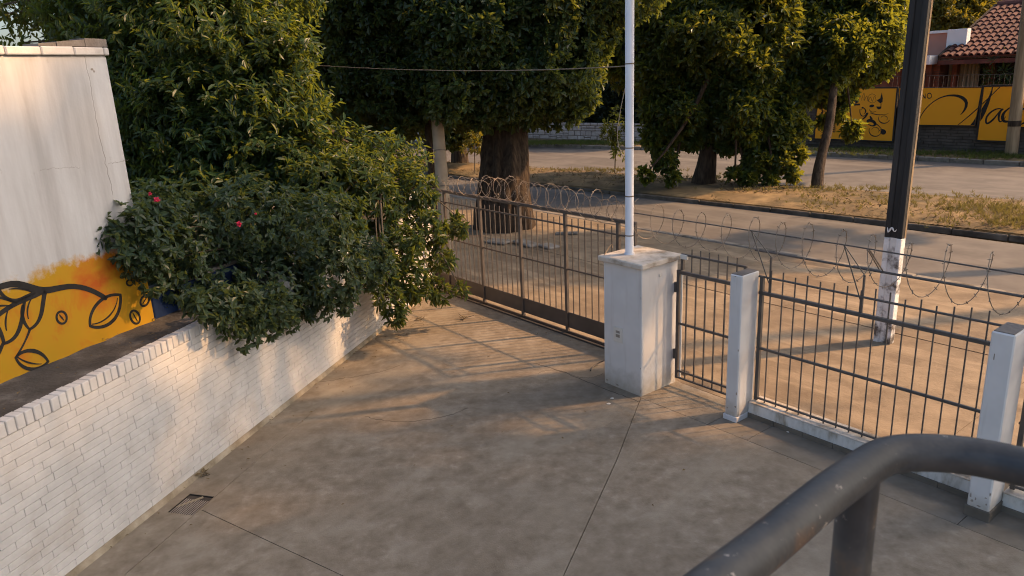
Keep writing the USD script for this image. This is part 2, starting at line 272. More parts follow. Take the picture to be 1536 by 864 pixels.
# ------------------------------------------------------------------ foliage
RNG = np.random.default_rng(7)
def sprigs(c, axis, rng, k=8, length=.16, width=.05, spread=(35, 85), along=0.0, droop=.25, fold=.25, quads=False, var=.3, up=.6, blunt=0.0):
    """Leaf rosettes (along=0) or leafy twigs (along=length of the twig). c, axis: (n,3)."""
    n = len(c); ax = axis / (np.linalg.norm(axis, axis=1, keepdims=True) + 1e-9)
    ref = rng.normal(size=(n, 3)); u = np.cross(ax, ref); u /= np.linalg.norm(u, axis=1, keepdims=True) + 1e-9; w = np.cross(ax, u)
    j = np.arange(k)[None, :]
    if along: phi = (j % 2) * math.pi + rng.normal(0, .45, (n, k)); off = along * ((j + 1) / k - .15 * rng.random((n, k)))
    else: phi = j * 2.39996 + rng.uniform(0, 6.3, (n, 1)) + rng.normal(0, .2, (n, k)); off = .02 * rng.random((n, k))
    th = np.radians(rng.uniform(*spread, (n, k)))
    d = ax[:, None] * np.cos(th)[..., None] + (u[:, None] * np.cos(phi)[..., None] + w[:, None] * np.sin(phi)[..., None]) * np.sin(th)[..., None]
    d[..., 2] -= droop * rng.random((n, k)); d /= np.linalg.norm(d, axis=-1, keepdims=True)
    b = c[:, None] + ax[:, None] * off[..., None]
    nn = ax[:, None] * .6 + np.array([0, 0, up]) + rng.normal(0, .28, (n, k, 3)); sd = np.cross(d, nn); sd /= np.linalg.norm(sd, axis=-1, keepdims=True) + 1e-9
    nn = np.cross(sd, d)
    ln = (length * (1 + var * rng.uniform(-1, 1, (n, k))))[..., None]; wd = ln * (width / length) / 2
    d, b, sd, nn = (x.reshape(-1, 3) for x in (d, b, sd, nn)); ln, wd = ln.reshape(-1, 1), wd.reshape(-1, 1)
    lift = nn * wd * fold * 2
    m = len(b); i = np.arange(m)[:, None]
    if not quads:
        v = np.stack([b, b + d * ln * .5 + sd * wd + lift, b + d * ln * .5 - sd * wd + lift, b + d * ln], 1).reshape(-1, 3)
        f = np.vstack([i * 4 + [0, 1, 3], i * 4 + [0, 3, 2]])
    else:
        tip = b + d * ln - nn * ln * .16; w1_, w2_, k1, k2 = .85 - .2 * blunt, .9 + .15 * blunt, .3 + .06 * blunt, .65 + .12 * blunt
        v = np.stack([b, b + d * ln * k1 + sd * wd * w1_ + lift * .8, b + d * ln * k1 - sd * wd * w1_ + lift * .8, b + d * ln * k2 + sd * wd * w2_ + lift * .5 - nn * ln * .04, b + d * ln * k2 - sd * wd * w2_ + lift * .5 - nn * ln * .04, tip], 1).reshape(-1, 3)
        f = np.vstack([i * 6 + [0, 1, 3], i * 6 + [0, 3, 5], i * 6 + [0, 5, 4], i * 6 + [0, 4, 2]])
    return v, f
def clump_points(clumps, density, rng, shell=.45, gap=.42, gscale=1.3, ysq=1.0):
    """Points inside ellipsoid clumps [(centre, radius)], mostly near their surface, with noise gaps."""
    P, A = [], []
    for c, r in clumps:
        n = int(density * (r * r + .02 * min(1, r))); d = rng.normal(size=(n, 3)); d /= np.linalg.norm(d, axis=1, keepdims=True)
        q = (1 - shell * rng.random(n) ** 1.6)[:, None]
        lump = (.72 + .56 * meshkit.noise(d * 2.2 + c, 5))[:, None]
        p = c + d * q * r * lump * [1, 1, ysq]
        keep = meshkit.fbm(p * gscale / max(.3, r) * 1.6, 3, 11) > gap * (.6 + .4 * rng.random(n))
        P.append(p[keep]); A.append(d[keep] + [0, 0, .25] + rng.normal(0, .3, (keep.sum(), 3)))
    return np.vstack(P), np.vstack(A)
def limbs(mb, base, tips, r0, rng, sag=.12, n=6, frac=.35):
    for t in tips:
        t = np.asarray(t); mid = base + (t - base) * .5 + rng.normal(0, .06, 3) * np.linalg.norm(t - base); mid[2] += sag * np.linalg.norm(t - base) * .5
        mb.tube(spline([base, mid, t], 7), np.linspace(r0, r0 * .22, 7), n)

def trunk_mesh(path, radii, n=18, ridges=0.0, seed=0, rings=26):
    mb = MB(); p = spline(path, rings); r = np.interp(np.linspace(0, 1, rings), np.linspace(0, 1, len(radii)), radii)
    mb.tube(p, r, n); v, f = mb.get()
    if ridges:
        c = np.repeat(p, n, 0); d = v[:rings * n] - c; a = np.arctan2(d[:, 1], d[:, 0])
        k = 1 + ridges * .55 * (np.abs(np.sin(a * 4.5 + meshkit.fbm(np.stack([c[:, 2] * .8, np.cos(a), np.sin(a)], 1), 3, seed) * 7)) - .5) + ridges * 1.3 * (meshkit.fbm(np.stack([np.cos(a) * 3.2, np.sin(a) * 3.2, c[:, 2] * .7], 1), 4, seed) - .5)
        v[:rings * n] = c + d * k[:, None]
    return v, f

def tree(name, label, cat, base, clumps, trunk, density, leaf, leafkw, group=None, trunkmat='bark', fork=None, limb_r=.1, limb_n=99, limb_min=0.0, seed=1, gap=.42, ridges=0.0, shell=.45, tn=16, ysq=1.0):
    rng = np.random.default_rng(seed)
    t = Thing(name, label, cat, base, group=group)
    path, radii = trunk
    put('trunk', trunk_mesh(path, radii, tn, ridges, seed), M[trunkmat], t, smooth=True)
    fork = np.asarray(path[-1] if fork is None else fork, float)
    mb = MB(); limbs(mb, fork, [c for c, r in clumps if r >= limb_min][:limb_n], limb_r, rng); mb.put('branches', M[trunkmat if trunkmat == 'twig' else 'bark'], t, smooth=True)
    P, A = clump_points(clumps, density, rng, shell, gap, ysq=ysq)
    put('crown', sprigs(P, A, rng, **leafkw), M[leaf], t)
    return t
def px_clumps(rows): return [(at(x, y, d), r) for x, y, d, r in rows]

# ================================================================== SETTING
def sheet(name, pts, z, mat_, kind='structure', thick=.15, parent=None, **k):
    mb = MB(); mb.prism(Polygon([tuple(p[:2]) for p in pts]), np.zeros(3), np.array([1., 0, 0]), np.array([0, 1., 0]), z - thick, z, UZ)
    return mb.put(name, mat_, parent, kind=kind, **k)
gmb = MB(); gmb.hexa([(-600, -600, -1), (600, -600, -1), (600, 600, -1), (-600, 600, -1), (-600, -600, -.34), (600, -600, -.34), (600, 600, -.34), (-600, 600, -.34)])
gmb.put('ground', M['ground'], kind='structure')

# the brick wall line: origin at the photo's lower left corner of the wall, direction DW away from the camera, NW towards the yard
G0 = G(112, 862); DW = G(602, 472) - G0; DW /= np.linalg.norm(DW); NW = np.array([DW[1], -DW[0], 0])
def WL(a, off, z=0.0): return G0 + DW * a + NW * off + UZ * z
K_END = (6.40 - G0 @ E2) / (DW @ E2)          # where the wall meets the gate line
S_END = st(WL(K_END, 0))[0]

# yard floor: concrete cast in slabs with narrow joints
yard = Thing('yard_floor', kind='structure')
sheet('bed', [WL(-6, -.05), WL(K_END + .1, -.05), ST(S_END - .1, 6.45), ST(6, 6.45), ST(6, -8)], -.012, M['joint'], None, .1, yard)
Y = Polygon([tuple(p[:2]) for p in (WL(-6, 0), WL(K_END - .12, 0), ST(-5.5, 6.30), ST(-4.9, 6.16), ST(6, 6.0), ST(6, -8))]).buffer(0)
def line(*pts, w=.007): return LineString([tuple(p[:2]) for p in pts]).buffer(w / 2, cap_style=2)
pf = G(961.5, 596)
JA = line(pf, G(925, 690), G(845, 864), G(845, 864) + (G(845, 864) - G(925, 690)) * 4)
JB = line(ST(-4.955, 5.545), ST(6, 5.545))
JL = line(WL(-6, .385), WL(1.36, .372), w=.006); JC = line(WL(.93, .39), G(515, 864), G(515, 864) + (G(515, 864) - G(303, 766)) * 3)
JL2 = line(WL(1.36, .372), WL(K_END, .36), w=.003)
cross = [line(ST(s, 5.545), ST(s, 6.3), w=.006) for s in (-4.075, -3.63, -2.72, -1.80, -.9, 0, .9)]
grate_c = [G(258, 766), G(276, 739), G(323, 744.5), G(289, 777)]
_gm = sum(grate_c) / 4
GA, GBv = DW, NW; ga, gb = .145, .125
hole = Polygon([tuple((_gm + GA * i * ga + GBv * j * gb)[:2]) for i, j in ((-1, -1), (1, -1), (1, 1), (-1, 1))])
pieces = Y.difference(unary_union([JA, JB, JL, JL2, JC, hole] + cross))
for g in sorted(pieces.geoms, key=lambda g: -g.area):
    if g.area < .02: continue
    strip = (np.array([g.centroid.x, g.centroid.y, 0]) @ E2) > 5.56
    MB().prism(g.buffer(0), np.zeros(3), np.array([1., 0, 0]), np.array([0, 1., 0]), -.06, -(.001 if strip else 0), UZ).put('slab', M['border'] if strip else M['yard'], yard)

# public pavement, street, median, far street
walkth = Thing('pavement', kind='structure')
for s0 in np.arange(-44, 14, 3.2):        # cast bays
    for t0, t1 in ((6.17, 9.29), (9.31, 12.0)):
        MB().prism(Polygon([(s0, t0 + (.14 if s0 < -5.7 and t0 < 7 else 0)), (s0 + 3.195, t0 + (.14 if s0 < -5.7 and t0 < 7 else 0)), (s0 + 3.195, t1), (s0, t1)]), np.zeros(3), E1, E2, -.14, -.004 if t0 < 7 else -.001, UZ).put('paving_bay', M['walk'], walkth)
MB().prism(Polygon([(-44, 6.1), (14, 6.1), (14, 12.01), (-44, 12.01)]), np.zeros(3), E1, E2, -.2, -.015, UZ).put('bed', M['joint'], walkth)
def kerb(name, pts, w=.15, z0=-.16, z1=.012, step=1.0, mk='kerb'):
    th = Thing(name, kind='structure'); p = np.array([q[:2] for q in pts]); ls = LineString(p); n = int(ls.length / step); rng = random.Random(3)
    for i in range(n):
        a = np.array([*ls.interpolate(i * step).coords[0], 0]); b = np.array([*ls.interpolate((i + 1) * step - .012).coords[0], 0])
        d = (b - a) / np.linalg.norm(b - a); nn = np.array([-d[1], d[0], 0])
        MB().block(a + UZ * z0 + nn * rng.uniform(-.008, .008), b - a, nn * w, UZ * (z1 - z0 + rng.uniform(-.012, .012)), .018).put('kerb_stone', M[mk], th)
    return th
kerb('near_kerb', [ST(-34, 12.15), ST(14, 12.15)], -.15)
RZ = -.12
medn = [ST(-60, 15.0), ST(-30, 15.0)] + [G(x, y, .0) for x, y in ((700, 265), (850, 278.5), (960, 290), (1136, 308.5), (1330, 330), (1536, 353))]; medn += [medn[-1] + (medn[-1] - medn[-3]) * 2]
medf = [ST(-60, 15.8), ST(-34, 16.6)] + [G(x, y, .0) for x, y in ((700, 245), (830, 253), (1000, 264), (1230, 281), (1400, 292), (1536, 300))]; medf += [medf[-1] + (medf[-1] - medf[-3]) * 2]
fark = [G(620, 215, RZ) - E1 * 40 - E2 * 4] + [G(x, y, RZ) for x, y in ((620, 215), (785, 220), (930, 224.5), (1100, 228), (1230, 234), (1380, 241.5), (1536, 250))]; fark += [fark[-1] + (fark[-1] - fark[-3]) * 3]
sheet('street', [ST(-70, 12.1), ST(16, 12.1), ST(16, 15.9), ST(-70, 15.9)], RZ, M['asphalt'])
sheet('far_street', [*medf[::1], *(fark[::-1])], RZ + .004, M['asphalt'])
kerb('median_kerb', medn, .12, -.16, -.03, 1.0, 'kerb_dark')
kerb('far_kerb', fark, .15, -.16, .03)
def soil(name, near, far, nu, nv, amp, z, mat_, seed):
    A = np.array([LineString([p[:2] for p in near]).interpolate(u, True).coords[0] for u in np.linspace(0, 1, nu)]); B = np.array([LineString([p[:2] for p in far]).interpolate(u, True).coords[0] for u in np.linspace(0, 1, nu)])
    k = np.linspace(0, 1, nv)[None, :, None]; xy = A[:, None] * (1 - k) + B[:, None] * k
    edge = np.minimum(1, np.minimum(k, 1 - k) * 5)[..., 0]
    zz = z + amp * edge * (.25 + 1.2 * meshkit.fbm(np.concatenate([xy * .7, xy[..., :1] * 0], -1), 4, seed) ** 1.3)
    v = np.concatenate([xy, zz[..., None]], -1).reshape(-1, 3); i, j = np.meshgrid(np.arange(nu - 1), np.arange(nv - 1), indexing='ij'); a = (i * nv + j).ravel()
    f = np.stack([a, a + nv, a + nv + 1, a + 1], 1); put(name, (v, f), mat_, kind='structure', smooth=True); return v
_mo = lambda pts, d: [p + np.array([.6, .6, 0]) * d for p in pts]
medv = soil('median_soil', _mo(medn, .14), medf, 260, 26, .10, -.005, M['sand'], 4)
MB().prism(Polygon([tuple(p[:2]) for p in _mo(medn, .1)] + [tuple(p[:2]) for p in medf[::-1]]).buffer(0), np.zeros(3), np.array([1., 0, 0]), np.array([0, 1., 0]), -.2, -.02, UZ).put('median_base', M['sand'], kind='structure')
verge_far = [ST(-75, 30), ST(-50, 27), G(700, 204), G(785, 208), G(935, 212.5), G(1100, 218), G(1225, 222), G(1440, 226), G(1536, 233)]; verge_far += [verge_far[-1] + (verge_far[-1] - verge_far[-3]) * 3]
soil('far_verge', _mo(fark, .14), verge_far, 200, 12, .05, .015, M['sand'], 9)

# grass tufts on the median and the far verge
def grass(name, rows, label, seed, n_per=1.0, hgt=.14, mg='grass'):
    rng = np.random.default_rng(seed); P = []
    for x, y, w, h, n in rows:
        q = np.stack([rng.normal(x, w, int(n * n_per)), rng.normal(y, h, int(n * n_per))], 1); P += [G(a, b, .05) for a, b in q]
    P = np.array(P); A = np.tile([0, 0, 1.0], (len(P), 1)) + rng.normal(0, .2, (len(P), 3))
    put(name, sprigs(P, A, rng, 9, hgt, .012, (8, 55), droop=.15, var=.5, up=.1), M[mg], label=label, cat='grass', kind='stuff')
grass('median_grass', [(1380, 300, 60, 5, 90), (1450, 312, 40, 6, 150), (1500, 318, 25, 8, 150), (1530, 333, 14, 6, 110), (1495, 336, 10, 4, 40), (1300, 305, 40, 7, 60), (1230, 300, 25, 8, 40), (1180, 285, 50, 4, 90), (1050, 270, 60, 3, 120), (900, 257, 60, 1.5, 260), (1420, 332, 22, 4, 30), (1290, 285, 40, 2.0, 90)], 'sparse dry grass tufts on the sandy median between the two streets', 21, .9, .10, 'drygrass')
rm = np.random.default_rng(33); P = []
for k in range(9000):
    u_ = rm.uniform(.12, .9); q = np.array(LineString([p[:2] for p in medn]).interpolate(u_, True).coords[0]); q2 = np.array(LineString([p[:2] for p in medf]).interpolate(u_, True).coords[0]); w = rm.random(); P.append([*(q * (1 - w) + q2 * w), 0])
P = np.array(P); nz = meshkit.fbm(np.c_[P[:, :2] * .6, P[:, 2]], 3, 8); P = P[nz > .46]
from scipy.spatial import cKDTree
P[:, 2] = medv[cKDTree(medv[:, :2]).query(P[:, :2])[1], 2] + .006
put('median_litter', sprigs(P, np.tile([0, 0, 1.0], (len(P), 1)) + rm.normal(0, .3, (len(P), 3)), rm, 1, .075, .034, (60, 95), droop=0, var=.5), M['dryleaf'], label='brown leaf litter scattered on the sandy median', cat='leaf litter', kind='stuff')
grass('verge_grass', [(850, 215.5, 60, 1.3, 1500), (1400, 232, 90, 1.6, 420), (1500, 237, 30, 1.5, 200), (1280, 226, 40, 1.5, 160)], 'short green grass strip behind the far kerb', 22, 1.0, .12)

# ================================================================== BRICK WALL AND LEDGE
A0, A1 = -1.3, K_END - .02
wall = Thing('brick_wall', 'white painted low brick wall with a rowlock top course along the left of the yard', 'wall', WL(A0, 0), math.degrees(math.atan2(DW[1], DW[0])))
CP, NC, ZB = .0597, 20, .050
ztop = ZB + CP * NC
MB().block(WL(A0, -.16), DW * (A1 - A0), NW * .155, UZ * (ztop + .02)).put('wall_core', M['mortar'], wall)
MB().hexa([WL(A0, -.004), WL(A0, .022), WL(A1, .022), WL(A1, -.004), WL(A0, -.004, ZB), WL(A0, .004, ZB - .006), WL(A1, .004, ZB - .006), WL(A1, -.004, ZB)]).put('base_fillet', M['fillet'], wall)
rb = random.Random(11); bricks = []
for c in range(NC):
    a = A0 + (.133 if c % 2 else 0) + rb.uniform(-.03, .03) + (.05 if c % 3 == 2 else 0)
    while a < A1 - .08:
        ln = .266 + rb.uniform(-.006, .006)
        if rb.random() < .05: ln *= .5
        e = min(a + ln, A1); bricks.append((max(a, A0), e, ZB + c * CP)); a = e
def brick_block(mb, a, e, z):
    g = .0014; p = .0032 + rb.uniform(-.0006, .0009)
    mb.block(WL(a + g, -.02, z + g + rb.uniform(0, .0012)), DW * (e - a - 2 * g), NW * (.02 + p), UZ * (CP - 2 * g - .0008), .0028)
bricks.sort(key=lambda b: (b[0] < -.42, b[0] + abs(b[2] - .6) * .2))
rest = MB()
for i, (a, e, z) in enumerate(bricks):
    if i < 300: mb = MB(); brick_block(mb, a, e, z); mb.put('brick', M['whitebrick'], wall)
    else: brick_block(rest, a, e, z)
rest.put('farther_bricks', M['whitebrick'], wall, kind='stuff')
a = A0
while a < A1 - .05:
    w = .0707 + rb.uniform(-.003, .003)
    MB().block(WL(a + .004, -.085 + rb.uniform(-.004, .002), ztop + .004), DW * (w - .009), NW * (.098 + rb.uniform(-.003, .003)), UZ * (.100 + rb.uniform(-.003, .003)), .0045).put('rowlock_brick', M['whitebrick'], wall)
    a += w
ZL = 1.325                                             # top of the ledge behind the wall
nl, ml = 120, 14; u, w_ = np.meshgrid(np.linspace(A0, A1, nl), np.linspace(-.095, -1.3, ml), indexing='ij')
zz = ZL + .035 * (meshkit.fbm(np.stack([u * 5, w_ * 9, u * 0], -1), 4, 2) - .5) + .03 * np.clip((-w_ - .38) / .2, 0, 1)
v = (G0 + u[..., None] * DW + w_[..., None] * NW); v[..., 2] = zz; v = v.reshape(-1, 3)
i, j = np.meshgrid(np.arange(nl - 1), np.arange(ml - 1), indexing='ij'); a = (i * ml + j).ravel()
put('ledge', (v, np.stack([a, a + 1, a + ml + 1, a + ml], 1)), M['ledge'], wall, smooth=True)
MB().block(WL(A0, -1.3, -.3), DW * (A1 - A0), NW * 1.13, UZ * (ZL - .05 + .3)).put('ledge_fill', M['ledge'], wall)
nb = [WL(-6, -1.29), WL(A1, -1.29), WL(A1 + .3, -14), WL(-6, -14)]
sheet('neighbour_ground', nb, 1.24, M['ground'], thick=1.5)
# dead leaves and grit on the ledge
rl = np.random.default_rng(5)
P = np.array([WL(rl.uniform(-.3, 3.4), rl.uniform(-.55, -.11), ZL + .030) for k in range(60)])
put('ledge_litter', sprigs(P, np.tile([0, 0, 1.0], (60, 1)), rl, 1, .032, .015, (80, 95), droop=0, var=.6), M['dryleaf'], label='scattered dry leaf litter on the grey ledge between mural and brick wall', cat='leaf litter', kind='stuff')

# ================================================================== MURAL WALL
MA = G(0, 583, 1.31); MC = G(240, 483, 1.31); DM = MC - MA; DM /= np.linalg.norm(DM); NM = np.array([DM[1], -DM[0], 0])
def muv(x, y): q = on(x, y, MA, NM) - MA; return np.array([q @ DM, q[2]])
mur = Thing('mural_wall', 'tall white plastered wall with yellow painted vine mural along its foot', 'wall', MA - UZ * 0.01, math.degrees(math.atan2(DM[1], DM[0])))
mz = 3.67; mend = muv(200, 300)[0]
yb = MA[2] + np.mean([muv(0, 402)[1], muv(100, 400)[1], muv(160, 400)[1]]) + .25; YB0, YB1 = yb - .025, yb + .05
mn = {'g': ('geometry', {}), 's': ('separate_xyz', {}), 'n1': ('noise_texture', dict(scale=2.2, detail=5, roughness=.65)), 'n2': ('noise_texture', dict(scale=1.9, detail=6, roughness=.62, distortion=.5)),
      'n3': ('noise_texture', dict(scale=9, detail=6, roughness=.7)), 'mp': ('mapping', dict(scale=(3.0, 3.0, .35))), 'n4': ('noise_texture', dict(scale=2.2, detail=5, roughness=.6)),
      'h': ('math', dict(math_type='multiply_add', value2=.30)), 'e': ('map_range', dict(from_min=YB0, from_max=YB1, to_min=1, to_max=0, clamp=True)),
      'e2': ('math', dict(math_type='multiply_add', value2=.20)),
      'wr': ('rgb_ramp', dict(ramp=[(.3, (.43, .40, .375)), (.48, (.52, .49, .465)), (.62, (.57, .545, .52)), (.72, (.61, .585, .565))])), 'yr': ('rgb_ramp', dict(ramp=[(.36, (.46, .245, .008)), (.5, (.48, .235, .008)), (.575, (.49, .175, .008)), (.67, (.48, .10, .008))])),
      'd': ('map_range', dict(from_min=.66, from_max=.84, clamp=True)), 'dx': ('mix', dict(color2=(.33, .29, .25))), 'x': ('mix', {}), 'p': ('principled_bsdf', dict(roughness=.75, specular_ior_level=.3)),
      'b': ('bump', dict(strength=.35, distance=.008))}
ml_ = [('g.position', 's.vector'), ('g.position', 'n1.vector'), ('g.position', 'n2.vector'), ('g.position', 'n3.vector'), ('g.position', 'mp.vector'), ('mp.vector', 'n4.vector'),
       ('n1.fac', 'h.value1'), ('s.z', 'h.value3'), ('n3.fac', 'e2.value1'), ('h.value', 'e2.value3'), ('e2.value', 'e.value'), ('e.result', 'x.fac'), ('n4.fac', 'wr.fac'), ('n2.fac', 'yr.fac'), ('n3.fac', 'd.value'), ('d.result', 'dx.fac'),
       ('wr.color', 'dx.color1'), ('dx.color', 'x.color1'), ('yr.color', 'x.color2'), ('x.color', 'p.base_color'), ('n3.fac', 'b.height'), ('b.normal', 'p.normal')]
M['mural'] = usdkit.material(stage, '/World/Looks/mural_plaster', mn, ml_, surface='p.BSDF')
mstart = -2.2
MB().block(MA + DM * mstart + UZ * (1.27 - MA[2]) - NM * .16, DM * (mend - mstart), NM * .16, UZ * (mz - 1.27), .012).put('wall_panel', M['mural'], mur)
# coping: white fillet bricks below, loose dark slabs above
a = mstart; rc = random.Random(4)
while a < mend:
    e = min(a + rc.uniform(.20, .30), mend + .015); MB().block(MA + DM * (a + .004) + UZ * (mz - MA[2] + .004) - NM * .165, DM * (e - a - .006), NM * (.185 + rc.uniform(0, .012)), UZ * (.062 + rc.uniform(-.003, .003)), .008).put('coping_brick', M['whitebrick'], mur); a = e
for a, e, h, tl in ((mend - .20, mend + .012, .062, .004), (mend - .46, mend - .205, .055, -.02), (mend - .62, mend - .47, .03, -.012)):
    o = MA + DM * a + UZ * (mz - MA[2] + .07) - NM * .15; MB().hexa([o, o + NM * .165, o + NM * .165 + DM * (e - a), o + DM * (e - a), o + UZ * (h + tl), o + NM * .165 + UZ * (h + tl), o + NM * .165 + DM * (e - a) + UZ * h, o + DM * (e - a) + UZ * h]).put('coping_slab', M['cardboard'], mur)
cs = 4.115
def mp(pts): return [muv(x / cs, 390 + y / cs) for x, y in pts]
mscale = np.linalg.norm(muv(101, 480) - muv(100, 480)) / cs * 1.12
def mstroke(name, polys): MB().prism(unary_union(polys), MA, DM, UZ, -.001, .003, NM).put(name, M['muralblack'], mur)
def b_(pts, *w): return brush(mp(pts), np.array(w) * mscale)
def mell(cx, cy, rx, ry, w, rot):
    a = np.linspace(0, 2 * math.pi, 20); r = math.radians(rot); return b_([(cx + rx * math.cos(t) * math.cos(r) - ry * math.sin(t) * math.sin(r), cy + rx * math.cos(t) * math.sin(r) + ry * math.sin(t) * math.cos(r)) for t in a], w)
mstroke('painted_stem', [b_([(-330, 300), (-160, 215), (0, 165), (90, 147), (180, 168), (260, 187), (340, 178), (430, 163), (520, 173), (590, 200), (650, 235)], 34, 26, 34, 26, 24), b_([(270, 190), (200, 225), (100, 268), (0, 330), (-160, 460)], 24, 22, 20), b_([(185, 425), (150, 510), (103, 592)], 12, 8, 10)])
mstroke('painted_leaf', [b_([(556, 405), (558, 350), (600, 270), (655, 228), (742, 216)], 14, 18, 14), b_([(742, 216), (742, 270), (705, 365), (630, 412), (556, 406)], 16, 20, 14), b_([(570, 396), (650, 365), (700, 310), (724, 235)], 6, 9, 4)])
mstroke('painted_leaf', [b_([(97, 603), (140, 568), (200, 560), (255, 580), (297, 626)], 12, 20, 10), b_([(297, 626), (255, 660), (180, 672), (125, 645), (97, 603)], 12, 18, 10), b_([(105, 598), (180, 634), (255, 641)], 5, 9, 4)])
mstroke('painted_leaf', [b_([(140, 285), (138, 350), (182, 428)], 14, 18, 10), b_([(182, 428), (240, 370), (262, 290), (276, 200)], 12, 20, 22), b_([(192, 240), (170, 300), (175, 362)], 5, 8, 4)])
mstroke('painted_leaf', [b_([(150, 262), (138, 340), (95, 470), (25, 515)], 14, 20, 14), b_([(25, 515), (0, 440), (-20, 400)], 14, 18, 16), b_([(46, 318), (34, 380), (40, 435)], 5, 9, 4)])
mstroke('painted_leaf', [b_([(-10, 172), (40, 236), (95, 250), (150, 230), (215, 204)], 14, 18, 12), b_([(55, 180), (130, 178), (205, 204)], 4, 9, 5)])
mstroke('painted_leaf', [b_([(-60, 215), (0, 232), (60, 250), (100, 268)], 10, 12, 10), b_([(-60, 300), (0, 283), (70, 285)], 10, 9, 6), b_([(-40, 620), (0, 555), (18, 515)], 18, 20, 14)])
for cx, cy, rx, ry, w, rot, sl in ((380, 355, 31, 38, 11, -12, [(366, 338), (394, 372)]), (833, 352, 28, 42, 12, -22, [(818, 325), (848, 378)]), (800, 140, 19, 18, 10, 0, None), (893, 250, 24, 36, 12, 25, [(880, 270), (905, 230)])):
    mstroke('painted_seed', [mell(cx, cy, rx, ry, w, rot)] + ([b_(sl, 4, 8, 4)] if sl else []))
def wcrack(pts, w):
    P = spline(np.array([muv(x, y) for x, y in pts]), 26); rr = np.random.default_rng(len(pts) + 3); P += rr.normal(0, .004, P.shape)
    MB().prism(unary_union([LineString(P[i:i + 2]).buffer(w * (.4 + rr.random()), 2) for i in range(len(P) - 1)]), MA, DM, UZ, -.001, .0012, NM).put('crack', M['recess'], mur)
wcrack([(128, 84), (136, 130), (147, 190), (160, 250), (170, 292)], .0011); wcrack([(163, 246), (178, 243), (192, 240)], .0009); wcrack([(60, 256), (90, 252), (120, 252)], .0006)
MB().prism(unary_union([ell(*muv(138, 104), .012, .009), ell(*muv(141, 107), .007, .01)]), MA, DM, UZ, -.001, .0015, NM).put('chipped_spot', M['recess'], mur)
# short blue return of the mural wall behind the bush
bl = Thing('blue_panel', 'low dark blue painted wall beside the yellow mural, half hidden by the flowering bush', 'wall', MA + DM * (mend + .02) , math.degrees(math.atan2(DM[1], DM[0])))
MB().block(MA + DM * (mend + .012) + UZ * (1.28 - MA[2]) - NM * .14, DM * 1.5, NM * .12, UZ * .30, .015).put('wall_panel', M['blue'], bl)
MB().block(MA + DM * (mend + .012) + UZ * (1.582 - MA[2]) - NM * .16, DM * 1.52, NM * .16, UZ * .04, .01).put('coping', M['cardboard'], bl)

# ================================================================== GATE PILLAR, POSTS, PLINTH
PS0, PS1, PT0, PT1 = -5.500, -4.955, 5.568, 6.140
pil = Thing('gate_pillar', 'square white painted masonry pillar with a flat cap between the two gates', 'pillar', ST((PS0 + PS1) / 2, (PT0 + PT1) / 2), ANG1)
MB().block(ST(PS0, PT0, -.02), E1 * (PS1 - PS0), E2 * (PT1 - PT0), UZ * 1.43, .008).put('shaft', M['pillarwhite'], pil)
MB().block(ST(PS0 - .045, PT0 - .045, 1.412), E1 * (PS1 - PS0 + .09), E2 * (PT1 - PT0 + .07), UZ * .058, .010).put('cap', M['plinthtop'], pil)
bx = [at_t(x, y, PT0) for x, y in ((921, 488), (934, 493), (934, 516), (921, 511))]; b0, b1 = st(bx[3]), st(bx[1])
MB().block(ST(b0[0], PT0 - .008, b0[2]), E1 * (b1[0] - b0[0]), E2 * .01, UZ * (b1[2] - b0[2]), .003).put('switch_box', M['plastic'], pil)
q0, q1 = b0 * .72 + b1 * .28, b0 * .28 + b1 * .72
sw = MB().block(ST(q0[0], PT0 - .0095, q0[2] + .01), E1 * (q1[0] - q0[0]), E2 * .006, UZ * (q1[2] - q0[2])).put('switch_recess', M['recess'], pil)
MB().block(ST(q0[0], PT0 - .013, (q0[2] + q1[2]) / 2 + .008), E1 * (q1[0] - q0[0]), E2 * .008, UZ * .012, .002).put('switch_button', M['plastic'], pil)
kb = at_s(990, 413, PS1); mb = MB(); mb.tube([kb - E1 * .01, kb + E1 * .006, kb + E1 * .012], [.018, .018, .010], 12); mb.put('bell_push', M['plastic'], pil)
cw = [st(G(905, 384, 1.47)), st(G(913, 372, 1.52)), st(G(918, 366, 1.55)), st(G(918.5, 372, 1.52))]
MB().tube(spline([ST(*q) for q in cw], 8), .005, 6).put('bent_rod', M['wood'], pil)
MB().block(ST(-4.90, 6.10, 1.43), E1 * .09, E2 * .03, UZ * .05, .004).put('bracket', M['plastic'], pil)

def peel(parent, s0, s1, t, spots, seed):      # spots of missing paint on a front face
    rp = np.random.default_rng(seed)
    for s_, z, a, b in spots:
        an = np.linspace(0, 2 * math.pi, 9, endpoint=False); rr = .55 + .6 * rp.random(9)
        MB().prism(Polygon([(s_ + a * q * math.cos(x), z + b * q * math.sin(x)) for x, q in zip(an, rr)]).buffer(0), E2 * t, E1, UZ, -.001, .0012, -E2).put('peeled_spot', M['recess'], parent)
def post(label, s0, s1, t0, t1, h, socle):
    p = Thing('fence_post', label, 'post', ST((s0 + s1) / 2, (t0 + t1) / 2), ANG1)
    MB().block(ST(s0, t0, -.02), E1 * (s1 - s0), E2 * (t1 - t0), UZ * (h + .02), .010).put('shaft', M['pillarwhite'], p)
    MB().block(ST(s0 + .012, t0 + .012, h), E1 * (s1 - s0 - .024), E2 * (t1 - t0 - .024), UZ * .006).put('top', M['cardboard'], p)
    MB().block(ST(s0 - .012, t0 - .012, -.02), E1 * (s1 - s0 + .024), E2 * (t1 - t0 + .010), UZ * (.02 + socle), .005).put('socle', M['white'] if socle < .06 else M['skirt'], p)
    return p
_p1 = post('slim white square fence post between pedestrian gate and railing', -4.050, -3.915, 5.785, 6.06, 1.485, .05)
